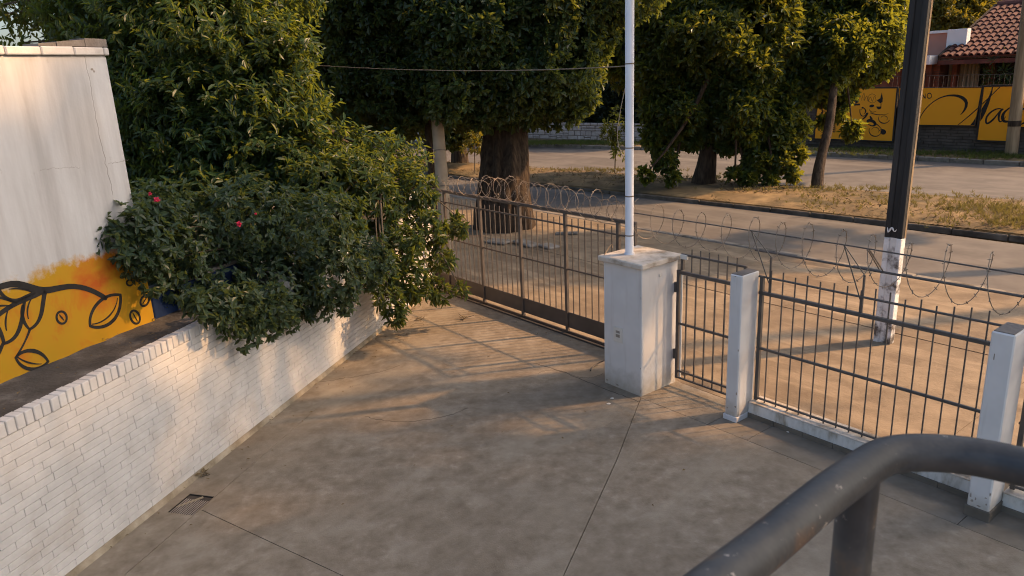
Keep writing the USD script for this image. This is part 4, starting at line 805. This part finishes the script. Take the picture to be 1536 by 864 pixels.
# house with clay tile roof
TH = TB + 3.2
hz = at_t(1440, 84, TH)[2]                    # eave height
e0, e1_ = st(at_t(1411, 83, TH))[0], 3.0
TRg = TH + 5.0; rdg = at_t(1500, 7, TRg); rz = rdg[2]
house = Thing('tiled_house', 'house with red clay tile roof and brick columns behind the orange signs', 'house', ST(e0 + 3, TH + 3), ANG1)
dr = np.array([0, TRg - TH, rz - hz]); rl_ = np.linalg.norm(dr); up_ = (E2 * dr[1] + UZ * dr[2]) / rl_; nr = np.cross(E1, up_); nr = nr if nr[2] > 0 else -nr
ro = ST(e0, TH, hz)
MB().block(ro - nr * .12, E1 * (e1_ - e0), up_ * rl_, nr * .06).put('roof_deck', M['bark'], house)
rt = random.Random(9); cnt = 0; tw, tl = .245, .43
def tilem(o, r0, r1, ln):
    mb = MB(); k = 6; a = np.linspace(0, math.pi, k); v = []
    for u0, r in ((0, r0), (ln, r1)): v += [o + up_ * u0 + E1 * (-math.cos(x) * r) + nr * (math.sin(x) * r * .85 + (.035 if u0 == 0 else .0)) for x in a]
    v += [o + nr * (math.sin(x) * (r0 - .02) * .85 + .015) + E1 * (-math.cos(x) * (r0 - .02)) for x in a]
    f = [[i, i + k, i + k + 1, i + 1] for i in range(k - 1)] + [[i, i + 1, i + 1 + 2 * k, i + 2 * k] for i in range(k - 1)]
    return mb.add(v, f)
rest_t = MB()
ncol = int((e1_ - e0) / tw); nrow = int(rl_ / tl)
tiles = [(i, j) for i in range(ncol) for j in range(nrow)]
vis = lambda i: e0 + i * tw < -5.0
MB().block(ro - nr * .055 + E1 * .02, E1 * (e1_ - e0 - .02), up_ * rl_, nr * .05).put('under_tiles', M['tile'], house)
for i, j in tiles:
    o = ro + E1 * ((i + .5) * tw + rt.uniform(-.012, .012)) + up_ * (j * tl - .05 + rt.uniform(-.015, .015)) - nr * .005
    if vis(i) and cnt < 300: tilem(o, .112, .085, tl + .06).put('tile', M['tile'], house, smooth=60); cnt += 1
    else: rest_t.mesh(trimesh.Trimesh(*tilem(o, .112, .085, tl + .06).get(), process=False))
rest_t.put('farther_tiles', M['tile'], house, kind='stuff')
MB().tube([ro + up_ * rl_ + nr * .02, ro + up_ * rl_ + E1 * (e1_ - e0) + nr * .02], .15, 10).put('ridge', M['tile'], house)
MB().block(ro + up_ * 0 - E1 * .10 - nr * .14, E1 * .10, up_ * rl_, nr * .20).put('verge_board', M['bark'], house)
MB().block(ST(e0 - .1, TH + .05, hz - .30), E1 * (e1_ - e0), E2 * .10, UZ * .16).put('eave_beam', M['tile'], house)
MB().block(ST(e0 + .15, TRg - .1, 0), E1 * (e1_ - e0), E2 * .25, UZ * (rz - .3)).put('back_wall', M['darkroom'], house)
TW_ = TH + 1.3
MB().block(ST(e0 + .3, TW_, 0), E1 * (e1_ - e0 - .3), E2 * .2, UZ * (hz + .55)).put('front_wall', M['darkroom'], house)
MB().hexa([ST(e0 + .12, TH + .9, 0), ST(e0 + .30, TH + .9, 0), ST(e0 + .30, TRg, 0), ST(e0 + .12, TRg, 0), ST(e0 + .12, TH + .9, hz + .35), ST(e0 + .30, TH + .9, hz + .35), ST(e0 + .30, TRg, rz - .35), ST(e0 + .12, TRg, rz - .35)]).put('side_wall', M['redbrick'], house)
def brickcol(x0, x1, y0, t):
    s0, s1 = st(at_t(x0, 110, t))[0], st(at_t(x1, 110, t))[0]; zt = hz - .14; z = .9
    c = put('brick_column', MB().block(ST(s0 + .02, t + .02, 0), E1 * (s1 - s0 - .04), E2 * .3, UZ * zt).get(), M['darkmortar'], house); q = MB()
    while z < zt - .05: q.block(ST(s0, t, z), E1 * (s1 - s0), E2 * .34, UZ * .075, .006); z += .09
    q.put('courses', M['redbrick'], c, kind='stuff')
brickcol(1385, 1397, 85, TH + .55); brickcol(1399, 1409, 85, TH + .4); brickcol(1479, 1490, 95, TH + .9)
for x0, x1 in ((1424, 1452), (1453, 1470)):
    a, b = st(at_t(x0, 110, TW_ - .05))[0], st(at_t(x1, 110, TW_ - .05))[0]; n = max(3, int((b - a) / .12)); mb = MB()
    for k in range(n): mb.tube([ST(a + (k + .5) * (b - a) / n, TW_ - .10, .6), ST(a + (k + .5) * (b - a) / n, TW_ - .10, hz - .2)], (b - a) / n * .62, 7)
    mb.put('curtain', M['curtain'], house)
ry = [buv(1440, 111)[1]]
mb = MB(); tr = TB + .1; rzt = at_t(1440, 113, tr)[2]; sA, sB = st(at_t(1340, 113, tr))[0], 2.0
rlg = Thing('garden_railing', 'thin iron railing on top of the grey garden wall behind the signs', 'railing', ST((sA + sB) / 2, tr, bz), ANG1)
MB().block(ST(sA, tr, rzt), E1 * (sB - sA), E2 * .014, UZ * .016).put('top_rail', M['iron'], rlg)
for s in np.arange(sA, min(sB, -4), .16): MB().block(ST(s, tr + .002, bz - .1), E1 * .008, E2 * .008, UZ * (rzt - bz + .1)).put('bar', M['iron'], rlg)

# flat roofed annex left of the house
TX = TB + 3.0
ann = Thing('flat_annex', 'flat roofed red brick annex with a white fascia and salmon upper wall', 'house', ST(-13, TX + 2), ANG1)
x_ = lambda x, y, t: st(at_t(x, y, t))
s0, s1 = x_(1190, 110, TX)[0], x_(1390, 110, TX)[0]
zf0, zf1 = x_(1360, 98, TX)[2], x_(1360, 85, TX)[2]
MB().block(ST(s0, TX + .4, 0), E1 * (s1 - s0), E2 * 4, UZ * (zf0 + .02)).put('wall', M['redbrick'], ann)
rA = random.Random(12); mb = MB(); zz_ = 1.2
while zz_ < zf0 - .12:
    a = s0
    while a < s1 - .1: e = min(a + .42, s1); mb.block(ST(a, TX + .385, zz_), E1 * (e - a - .02), E2 * .03, UZ * .10); a = e
    zz_ += .12
mb.put('brick_courses', M['redbrick'], ann, kind='stuff')
MB().block(ST(x_(1343, 90, TX)[0] - .2, TX - .1, zf0), E1 * (x_(1396, 90, TX)[0] - x_(1343, 90, TX)[0] + .2), E2 * 4.4, UZ * (zf1 - zf0), .01).put('white_fascia', M['housewhite'], ann)
sw0, sw1 = x_(1356, 116, TX + .38)[0], x_(1388, 116, TX + .38)[0]
MB().block(ST(sw0, TX + .30, 1.4), E1 * (sw1 - sw0), E2 * .08, UZ * (zf0 - .35 - 1.4)).put('window_glass', M['carglass'], ann)
for k in range(4): MB().block(ST(sw0 + (sw1 - sw0) * k / 3 - .03, TX + .26, 1.4), E1 * .06, E2 * .05, UZ * (zf0 - .35 - 1.4)).put('window_bar', M['iron'], ann)
TS = TX + 1.2; sp0, sp1 = x_(1330, 60, TS)[0], x_(1421, 60, TS)[0]; zs0, zs1 = zf1 - .05, x_(1405, 50, TS)[2]
MB().block(ST(sp0, TS, zs0), E1 * (sp1 - sp0), E2 * .3, UZ * (zs1 - zs0)).put('upper_wall', M['salmon'], ann)
MB().block(ST(sp0, TS - .06, zs1), E1 * (sp1 - sp0 + .1), E2 * .5, UZ * .10).put('upper_coping', M['housewhite'], ann)
q0, q1 = x_(1421, 50, TS - .1), x_(1449, 64, TS - .1)
MB().block(ST(q0[0], TS - .1, q1[2] - .3), E1 * (q1[0] - q0[0]), E2 * .35, UZ * (x_(1430, 44, TS)[2] - q1[2] + .3), .01).put('white_parapet', M['housewhite'], ann)

# stone wall on the left across the far street
wL, wR = G(770, 207), G(942, 212); wd_ = (wR - wL); wlen = np.linalg.norm(wd_); wd_ /= wlen; wn = np.array([wd_[1], -wd_[0], 0])
hst = brentq(lambda z: proj(G(850, 209) + UZ * z)[1] - 183.5, .1, 4)
swl = Thing('stone_wall', 'low pale rough stone wall across the far street under the dark hedge', 'wall', wL, math.degrees(math.atan2(wd_[1], wd_[0])))
x0s, x1s = -26.0, wlen + 1.5
MB().block(wL + wd_ * x0s - wn * .3, wd_ * (x1s - x0s), wn * .28, UZ * (hst - .02)).put('wall_core', M['stonemortar'], swl)
rw = random.Random(14); z = 0.0; far_s = MB(); ns = 0
while z < hst - .05:
    h = min(rw.uniform(.18, .32), hst - z)
    if hst - z - h < .1: h = hst - z
    a = x0s
    while a < x1s:
        ln = rw.uniform(.28, .62); cut = rw.uniform(.35, .65) if rw.random() < .4 else 1.0
        for b0_, b1_ in ((0, cut), (cut, 1.0)):
            if b1_ - b0_ < .05: continue
            q = MB() if a > -3 else far_s; q.block(wL + wd_ * (a + .012 + rw.uniform(-.01, .01)) - wn * .03 + UZ * (z + h * b0_ + .008 + rw.uniform(0, .012)), wd_ * (ln - .026), wn * (.04 + rw.uniform(0, .04)), UZ * (h * (b1_ - b0_) - .02), .03)
            if q is not far_s: q.put('stone', M['stone'], swl)
        a += ln
    z += h
far_s.put('farther_stones', M['stone'], swl, kind='stuff')
pv = [G(600, 199), G(700, 203), G(785, 208.3), G(935, 213), G(1100, 219)]; pv2 = [wL + wd_ * a for a in (x0s, wlen)]
sheet('far_pavement', [G(700, 207.5), G(785, 211), G(935, 216), G(1180, 223), wR + wd_ * 8, wL - wd_ * 20], .035, M['walk'], thick=.1)
# wispy signal pole by the far kerb
# ================================================================== PARKED CAR
def car(loc, ang, label):
    th = Thing('parked_car', label, 'car', loc, math.degrees(ang)); X = np.array([math.cos(ang), math.sin(ang), 0]); Yv = np.array([-X[1], X[0], 0])
    prof = Polygon([(-2.1, .30), (-2.12, .62), (-2.05, .90), (-1.75, .98), (-1.30, 1.42), (-.6, 1.50), (.25, 1.46), (.95, 1.02), (1.75, .88), (2.08, .72), (2.12, .32), (1.75, .26), (-1.75, .26)]).buffer(.05).buffer(-.05)
    for c in (-1.32, 1.32): prof = prof.difference(Point(c, .32).buffer(.37, 10))
    MB().prism(prof, loc - Yv * .86, X, UZ, 0, 1.72, Yv).put('body', M['carpaint'], th)
    for sd in (-1, 1):
        for nm, pts in (('front_side_window', [(-.05, .98), (-.05, 1.40), (.22, 1.40), (.82, 1.0)]), ('rear_side_window', [(-.13, .98), (-.13, 1.41), (-.62, 1.43), (-1.22, 1.35), (-1.55, 1.0)])):
            MB().prism(Polygon(pts), loc + Yv * sd * .855, X, UZ, 0, .012, Yv * sd).put(nm, M['carglass'], th)
        for c in (-1.32, 1.32):
            w = loc + X * c + UZ * .32 + Yv * sd * .68; tp = put('wheel', MB().tube([w, w + Yv * sd * .17], .31, 20).get(), M['tyre'], th); MB().tube([w + Yv * sd * .165, w + Yv * sd * .18], .19, 14).put('rim', M['alloy'], tp)
        for c in (-.45, .55): MB().block(loc + X * c + UZ * .9 + Yv * (sd * .86 - .02), X * .16, Yv * .04, UZ * .03, .005).put('door_handle', M['carpaint'], th)
        MB().block(loc + X * 1.98 + UZ * .62 + Yv * (sd * .62 - .16), X * .13, Yv * .32, UZ * .14, .02).put('headlight', M['alloy'], th)
        MB().block(loc - X * 2.13 + UZ * .72 + Yv * (sd * .66 - .12), X * .08, Yv * .24, UZ * .16, .02).put('tail_light', M['lamp_red'], th)
    for pts in ([(.30, 1.43), (.92, 1.02), (.98, 1.03), (.36, 1.46)], [(-1.34, 1.42), (-1.72, 1.0), (-1.78, 1.0), (-1.40, 1.42)]): MB().prism(Polygon(pts), loc - Yv * .74, X, UZ, 0, 1.48, Yv).put('windscreen', M['carglass'], th)
    MB().block(loc + X * 2.08 + UZ * .30 - Yv * .84, X * .07, Yv * 1.68, UZ * .26, .03).put('bumper', M['carpaint'], th)
road_a = math.atan2((G(785, 220) - G(620, 215))[1], (G(785, 220) - G(620, 215))[0])
car(G(678, 217.5, RZ) + UZ * .01, road_a, 'white parked car on the far street glimpsed between leaves and trunk')
car(G(520, 214.5, RZ) + UZ * .01, road_a, 'second white parked car on the far street, almost wholly behind the leaves')

# ================================================================== HILL AND TREES
hu, hv = np.meshgrid(np.linspace(-260, 420, 70), np.linspace(0, 1, 12), indexing='ij')
yy = 190 + 90 * hv; zz = -2 + (3 + 56 * np.clip((hu - 25) / 90, 0, 1) ** 1.5) * np.sin(hv * math.pi / 2) * (.8 + .4 * meshkit.noise(np.stack([hu * .02, hv * 0, hv * 0], -1), 3)) + 6 * meshkit.fbm(np.stack([hu * .08, hv * 6, hv * 0], -1), 3, 4)
v = np.stack([hu, yy, zz], -1).reshape(-1, 3); i, j = np.meshgrid(np.arange(69), np.arange(11), indexing='ij'); a = (i * 12 + j).ravel()
put('hill', (v, np.stack([a, a + 12, a + 13, a + 1], 1)), M['hill'], kind='structure', smooth=True)

LK = dict(k=8, length=.145, width=.058, var=.45, quads=True, blunt=1.0, spread=(35, 88), droop=.3)
# the big tree on the pavement
bt0 = G(758, 341); bt1 = on(757, 168, bt0, CF)
tree('broad_tree', 'very thick old tree with furrowed dark trunk on the pavement behind the driveway gate', 'tree', bt0,
     px_clumps([(600, 55, 16, 2.0), (520, 20, 17, 2.2), (700, 15, 15.5, 2.2), (800, 40, 16, 1.9), (835, 115, 16, .95), (650, 90, 15.8, .95), (745, 100, 15.5, 1.25), (560, 105, 17, 1.1), (450, 50, 18, 2), (830, -70, 16, 2.2), (700, -110, 16, 2.5), (560, -90, 17, 2.5), (852, 20, 16, 1.0), (790, 150, 16, .55), (705, 140, 15.6, .6), (625, 140, 17, .35), (500, 130, 17.5, .9)]),
     ([bt0 - UZ * .1, bt0 + UZ * .35, bt0 * .35 + bt1 * .65, bt1, bt1 + UZ * 1.2], [.66, .51, .465, .48, .42]), 1350, 'leaf_big', LK, limb_r=.16, seed=3, ridges=.34, tn=72, gap=.45)
# trees on the median
b = G(1054, 276)
tree('round_tree', 'dark leafy tree on the median with low hanging crown beside the white mast', 'tree', b,
     px_clumps([(1080, 60, 21.5, 2.2), (1010, 80, 21.5, 1.6), (1150, 100, 21.5, 1.55), (1010, 165, 21, .85), (1100, 155, 21, 1.15), (1160, 165, 21, .7), (985, 205, 21, .38), (998, 240, 20.9, .26), (968, 262, 20.8, .13), (1010, 268, 20.8, .12), (1040, 205, 21.2, .32), (1092, 215, 21.2, .30), (1122, 200, 21, .48), (1165, 205, 21, .48), (1195, 190, 21, .32), (1135, 243, 20.9, .34), (1172, 243, 20.9, .30), (1102, 262, 20.8, .12), (1122, 268, 20.8, .17), (1155, 270, 20.8, .15), (1190, 262, 20.8, .12), (1196, 232, 20.9, .18), (1010, 0, 22, 2.1), (1110, -40, 22, 2.5), (930, 40, 22.5, 1.5)]),
     ([b - UZ * .1, b + np.array([.12, 0, .8]), b + np.array([.22, 0, 2.2]), b + np.array([.35, 0, 4.2])], [.36, .20, .17, .14]), 1150, 'leaf_gold', dict(LK, length=.185, width=.07), limb_r=.10, seed=4, ridges=.1, gap=.45)
b = G(1226, 283)
tree('slim_tree', 'slender leaning tree with golden lit crown on the median in front of the orange sign', 'tree', b,
     px_clumps([(1270, 55, 21.5, 1.45), (1215, 40, 21.5, 1.3), (1320, 45, 21.5, .85), (1240, 95, 21.5, .85), (1190, 75, 22, .85), (1300, 92, 21.3, .6), (1332, 85, 21.3, .38), (1280, -40, 22, 1.9), (1345, -5, 22, .7), (1262, 138, 21.8, .36), (1232, 146, 21.6, .16), (1278, 196, 21.8, .22), (1256, 168, 21.8, .2), (1236, 182, 21.7, .12), (1350, 30, 21.5, .35), (1242, 100, 20.6, .7), (1262, 70, 20.4, .8), (1222, 112, 20.8, .3)]),
     ([b - UZ * .05, on(1231, 240, b, CF), on(1243, 190, b, CF), on(1251, 120, b, CF), on(1258, 60, b, CF)], [.17, .125, .115, .10, .07]), 1150, 'leaf_gold', dict(LK, length=.185, width=.07), limb_r=.05, seed=5)
b = G(690, 245)
tree('small_tree', 'small dark tree on the median left of the thick trunk, crown over the white car', 'tree', b,
     px_clumps([(690, 150, 27, 1.6), (640, 145, 28, 1.0), (740, 150, 28, 1.0), (684, 195, 27, .55), (600, 150, 28, .8), (560, 140, 28, 1.2)]),
     ([b - UZ * .05, b + UZ * 1.2, b + UZ * 3], [.36, .25, .2]), 700, 'leaf_big', dict(LK, length=.22, width=.08), seed=6)
b = G(712, 262)
th = Thing('golden_shrub', 'small yellowish leafy shoot beside the thick trunk', 'shrub', b)
MB().tube([b, on(712, 215, b, CF)], .02, 6).put('stem', M['twig'], th); P, A = clump_points([(on(713, 214, b, CF), .42)], 260, np.random.default_rng(3), gap=.3); put('foliage', sprigs(P, A, np.random.default_rng(3), 6, .18, .07), M['leaf_yellow'], th)
b = G(922, 262)
th = Thing('pale_sapling', 'pale green young sapling on the median left of the white mast', 'sapling', b)
MB().tube([b, on(925, 190, b, CF)], .02, 6).put('stem', M['twig'], th); P, A = clump_points([(on(925, 188, b, CF), .5), (on(930, 225, b, CF), .3), (on(915, 205, b, CF), .3)], 190, np.random.default_rng(4), gap=.35); put('foliage', sprigs(P, A, np.random.default_rng(4), 6, .18, .07), M['leaf_shrub'], th)
# left: the big leafy tree behind the mural wall
LF = dict(k=12, length=.108, width=.037, var=.4, spread=(40, 75), along=.26, droop=.45, quads=True)
b = np.array([-3.1, 10.9, 1.24])
tree('leafy_tree', 'fresh green tree with long drooping leaves behind the mural wall', 'tree', b,
     px_clumps([(330, 60, 10.6, 1.0), (235, 40, 11, 1.1), (395, 100, 10.5, .62), (420, 60, 10.3, .35), (300, 170, 10.6, 1.0), (220, 190, 11, .95), (390, 190, 10.6, .8), (455, 170, 10.5, .38), (240, 280, 11, .85), (330, 260, 10.6, .85), (160, 15, 11, .75), (80, -10, 11.5, .38), (115, 38, 11.2, .22), (60, 28, 11.4, .12), (430, 240, 10.6, .6), (40, -95, 12, .9), (300, -70, 11, 1.3), (400, -20, 11, .7), (12, 20, 11.5, .2), (30, 64, 11.5, .10), (-14, 10, 11.5, .15), (470, 215, 10.5, .35), (480, 270, 10.6, .5), (270, 120, 10.8, .9), (350, 120, 10.6, .8), (350, 215, 10.6, .8), (270, 235, 10.9, .8), (200, 120, 11, .8), (210, 250, 11, .7), (400, 150, 10.5, .6), (380, 285, 10.6, .7), (510, 225, 11.2, .36), (565, 232, 11.4, .3), (610, 240, 11.6, .2)]),
     ([b - UZ * .05, b + np.array([.1, 0, .7]), b + np.array([.2, .1, 1.6])], [.16, .13, .11]), 760, 'leaf_left', LF, trunkmat='twig', limb_r=.055, seed=8, gap=.50, ysq=.62)
# shrub at the wall corner, hanging over the wall
b = WL(6.35, -.35, ZL - .05)
tree('corner_shrub', 'bushy shrub with long green leaves spilling over the far end of the brick wall', 'shrub', b,
     px_clumps([(480, 280, 10.0, 0.46), (560, 315, 10.3, 0.4675), (630, 290, 10.6, 0.2975), (500, 335, 9.6, 0.42), (600, 375, 10.0, 0.35), (640, 345, 10.4, 0.29), (618, 425, 9.9, 0.24), (583, 450, 9.5, 0.18), (655, 435, 10.2, 0.17), (685, 345, 10.7, 0.13), (662, 390, 10.5, 0.18), (600, 470, 9.5, 0.12), (690, 432, 10.3, 0.08), (690, 330, 10.8, 0.1), (540, 270, 10.2, 0.357), (570, 405, 9.6, 0.25), (560, 265, 10.9, 0.36), (618, 268, 11.0, 0.2), (520, 262, 10.6, 0.36)]),
     ([b, b + np.array([.05, -.05, .35]), b + np.array([.1, -.1, .7])], [.06, .05, .04]), 900, 'leaf_shrub', dict(k=9, length=.105, width=.033, var=.4, spread=(40, 90), droop=.5, quads=True), trunkmat='twig', limb_r=.022, seed=9, gap=.38)
# flowering rose bush on the ledge
b = WL(3.15, -.42, ZL - .02)
rose_cl = px_clumps([(225, 335, 7.5, .36), (172, 345, 7.2, .15), (165, 365, 7.15, .12), (300, 345, 7.7, .46), (375, 335, 7.9, .48), (455, 350, 8.2, .5), (250, 415, 7.5, .30), (330, 430, 7.7, .34), (410, 430, 8.0, .38), (495, 415, 8.4, .42), (372, 492, 7.75, .12), (366, 512, 7.7, .07), (545, 395, 8.9, .34), (470, 455, 8.25, .20), (300, 470, 7.6, .14), (430, 470, 8.0, .16), (205, 385, 7.3, .18), (350, 470, 7.75, .14), (520, 450, 8.6, .16), (195, 310, 7.5, .18), (262, 440, 7.4, .17), (228, 418, 7.3, .14), (150, 372, 7.1, .09), (140, 358, 7.1, .06), (178, 320, 7.25, .1), (310, 455, 7.55, .14), (180, 400, 7.15, .08), (190, 340, 6.45, .17), (170, 352, 6.35, .10), (152, 362, 6.3, .06), (185, 375, 6.4, .12), (205, 395, 6.5, .12), (218, 362, 6.6, .2), (205, 312, 6.6, .1), (225, 425, 6.6, .10), (143, 357, 6.28, .04), (240, 350, 6.9, .26), (262, 390, 7.0, .26), (225, 385, 6.7, .2), (285, 430, 7.2, .2), (245, 310, 6.95, .2), (250, 435, 7.1, .14), (300, 458, 6.5, .11), (322, 468, 6.7, .13), (350, 486, 6.96, .13), (374, 498, 7.22, .11), (402, 486, 7.51, .14), (432, 468, 7.89, .14), (367, 517, 7.14, .055), (340, 450, 6.87, .15), (382, 462, 7.3, .17), (285, 448, 6.35, .08), (460, 455, 8.26, .14), (365, 448, 7.0, .15), (335, 464, 6.75, .12), (412, 452, 7.45, .16), (390, 478, 7.3, .12)])
rose = tree('flowering_bush', 'dark green rose bush with small pink flowers spilling over the brick wall', 'bush', b, [c for c in rose_cl if c[1] >= .3] + [c for c in rose_cl if c[1] < .3],
     ([b, b + np.array([.02, 0, .15]), b + np.array([.05, .05, .35])], [.05, .04, .03]), 1350, 'leaf_bush', dict(k=7, length=.072, width=.036, spread=(45, 88), droop=.25, quads=True), trunkmat='twig', limb_r=.014, limb_min=.25, seed=10, gap=.34)
def flower(q, r, seed):
    rng = np.random.default_rng(seed); v, f = sprigs(np.array([q] * 3), np.array([[.2, -.8, .6]] * 3), rng, 5, r, r * .9, (30, 75), quads=True, droop=.1); put('flower', (v, f), M['petal'], rose)
flower(at(236, 301, 6.6), .030, 1); flower(at(226, 292, 6.6), .018, 2); flower(at(359, 337, 7.3), .026, 3); flower(at(384, 322, 7.4), .014, 4)
# dark hedge over the stone wall, trees beyond
rngh = np.random.default_rng(31)
hd0 = wL - wn * .9
hedge = Thing('tall_hedge', 'tall dark hedge growing behind the pale stone wall', 'hedge', hd0)
hcl = [(hd0 + wd_ * a - wn * rngh.uniform(0, .8) + UZ * z, rngh.uniform(.8, 1.2)) for a in np.arange(-24, wlen + 3, 1.1) for z in (1.3, 2.6, 3.9)]
mb = MB()
for a in np.arange(-24, wlen + 3, 2.2): mb.tube([hd0 + wd_ * a, hd0 + wd_ * a + UZ * 3.5], [.07, .03], 6)
mb.put('stems', M['bark'], hedge)
P, A = clump_points(hcl, 260, rngh, gap=.3); put('foliage', sprigs(P, A, rngh, 7, .26, .10), M['leaf_far'], hedge)
def bgtree(label, base, clumps, seed, leaf='leaf_far', dens=130, ln=.42):
    top = np.mean([c for c, r in clumps], axis=0); top = np.array([base[0] * .6 + top[0] * .4, base[1] * .6 + top[1] * .4, top[2]])
    tree('background_tree', label, 'tree', base, clumps, ([base, (base + top) / 2 + np.array([.2, 0, 0]), top], [.3, .22, .14]), dens, leaf, dict(k=7, length=ln, width=ln * .38, spread=(35, 88), droop=.3), group=None, limb_r=.09, seed=seed, gap=.33, tn=10)
for k, (lab, x, y, d, rows, leaf) in enumerate((
    ('tall dark tree beyond the far street, farthest left above the mural', 120, 150, 34, [(185, 80, 2.8), (240, 0, 3.8), (130, 135, 1.8), (140, -50, 1.8)], 'leaf_far'),
    ('tall dark tree beyond the far street behind the leafy tree', 330, 190, 38, [(280, 60, 4.2), (380, 20, 4.4), (330, 130, 3.2), (250, 150, 3), (420, 120, 3.2)], 'leaf_far'),
    ('tall dark tree beyond the parked car', 520, 195, 42, [(470, 50, 4.5), (560, 20, 4.5), (520, 110, 3.4), (600, 90, 3.2), (470, 140, 3)], 'leaf_far'),
    ('tall dark tree beyond the thick trunk', 720, 190, 44, [(680, 40, 4.4), (770, 20, 4.5), (720, 100, 3.6), (640, 110, 3)], 'leaf_far'),
    ('tall dark tree behind the hedge left of the white mast', 890, 195, 42, [(850, 30, 4), (930, 20, 4.2), (890, 95, 3.4), (820, 90, 3), (960, 90, 3)], 'leaf_far'),
    ('dark tree behind the brick annex, beyond the round tree', 1090, 200, 44, [(1040, 40, 4), (1130, 30, 4), (1090, 100, 3.2), (1180, 60, 3), (1000, 100, 3)], 'leaf_far'),
    ('yellow green tree behind the flat annex', 1395, 120, 44, [(1400, 20, 2.4), (1440, 25, 1.8), (1365, 45, 1.7), (1420, -30, 2.6), (1340, 0, 2.4), (1470, 12, 1.2)], 'leaf_yellow'),
    ('dark tree behind the tiled house near the photo corner', 1560, 60, 56, [(1580, -30, 4), (1500, -70, 3.6)], 'leaf_far'))):
    base = at(x, y, d); base[2] = -.1
    bgtree(lab, base, [(at(px, py, d), r) for px, py, r in rows], 40 + k, leaf, 150 if leaf == 'leaf_far' else 330, .42 if leaf == 'leaf_far' else .30)
# plant on the house verandah
b = ST(*st(at_t(1505, 128, TH + .6))[:2], .9); b[2] = .9
th = Thing('verandah_plant', 'leafy green potted palm on the verandah behind the signs', 'plant', b)
MB().tube([b - UZ * .9, b - UZ * .35], [.14, .2], 10).put('pot', M['tile'], th); P, A = clump_points([(at_t(1508, 108, TH + .6), .75)], 120, np.random.default_rng(5), gap=.3); put('foliage', sprigs(P, A, np.random.default_rng(5), 7, .3, .05), M['leaf_shrub'], th)
# unseen tree added off to the right, crown shaped to shade the yard
b = np.array([14.5, 5.6, 0])
sh = lambda p, u: np.array(p, float) + L / math.cos(SUN_EL) * u
tree('unseen_shade_tree', 'tall unseen tree added right of the picture to shade the yard', 'tree', b,
     [(sh((x, y, z), u), r) for x, y, z, u, r in ((.3, 3.4, 0, 12.5, 2.3), (1.9, 2.4, 0, 12.5, 2.4), (-1.9, 3.4, 0, 13.5, 1.9), (2.8, 4.0, 0, 12.0, 1.5), (3.4, 1.0, 0, 12.5, 2.4), (-1.0, 1.5, 0, 13, 2.5), (-2.9, 5.0, 0.4, 13, .55), (-3.3, 5.3, 2.5, 13.2, .85), (-3.4, 6.5, 3.0, 13.2, .6), (-3.5, 4.3, 3.2, 13.2, .9))],
     ([b, b + UZ * 3, b + np.array([-.5, .2, 6.5])], [.35, .28, .2]), 380, 'leaf_big', dict(LK, length=.2, width=.07), limb_r=.1, seed=77, gap=.36)

b = np.array([13.2, 10.6, 0])  # unseen tree added so its porous crown weakens the sun on wall and yard
tree('unseen_shade_tree', 'second unseen tree added right of the picture, sparse crown thinning the sun on the brick wall', 'tree', b,
     [(sh(tuple(WL(a, 0, z)), 13.0 + .3 * a * 0), r) for a, z, r in ((-.6, .4, 1.2), (.8, .5, 1.2), (2.2, .5, 1.2), (3.8, .5, 1.3), (.2, 2.2, 1.3), (1.8, 2.4, 1.3))] + [(sh(p, 12.8), 1.1) for p in ((-2.2, 9.2, 1.9), (-2.8, 7.6, 1.8))] + [(sh((x, y, 0), 12.5), r) for x, y, r in ((0, 6.2, 1.5), (-1.5, 6.2, 1.5), (1.5, 5.9, 1.1), (.9, 5.1, 1.3), (-.8, 5.8, 1.3), (2.4, 5.3, 1.0), (.8, 4.2, 1.3), (-1.2, 4.5, 1.3))],
     ([b, b + UZ * 4, b + np.array([-.3, .1, 8.2])], [.26, .2, .12]), 60, 'leaf_big', dict(LK, length=.2, width=.07), limb_r=.03, seed=78, gap=.05, shell=1.0)

b = np.array([13.0, 12.6, 0])  # unseen tree added along the sun rays to shade pavement and street
tree('unseen_shade_tree', 'third unseen tree added right of the picture to shade the pavement behind the driveway gate', 'tree', b,
     [(sh((x, y, 0), 9.0), r) for x, y, r in ((2.2, 12.7, 1.15), (.6, 13.6, 1.3), (-.9, 14.6, 1.4), (3.5, 13.2, 1.0), (1.8, 14.6, 1.2), (4.4, 14.2, .8), (-2.2, 14.2, 1.1), (6.0, 15.2, .7), (7.6, 14.4, .5), (-.2, 12.9, .8))],
     ([b, b + UZ * 3, b + np.array([-.3, .6, 5.5])], [.28, .2, .14]), 300, 'leaf_big', dict(LK, length=.2, width=.07), limb_r=.05, seed=79, gap=.40)
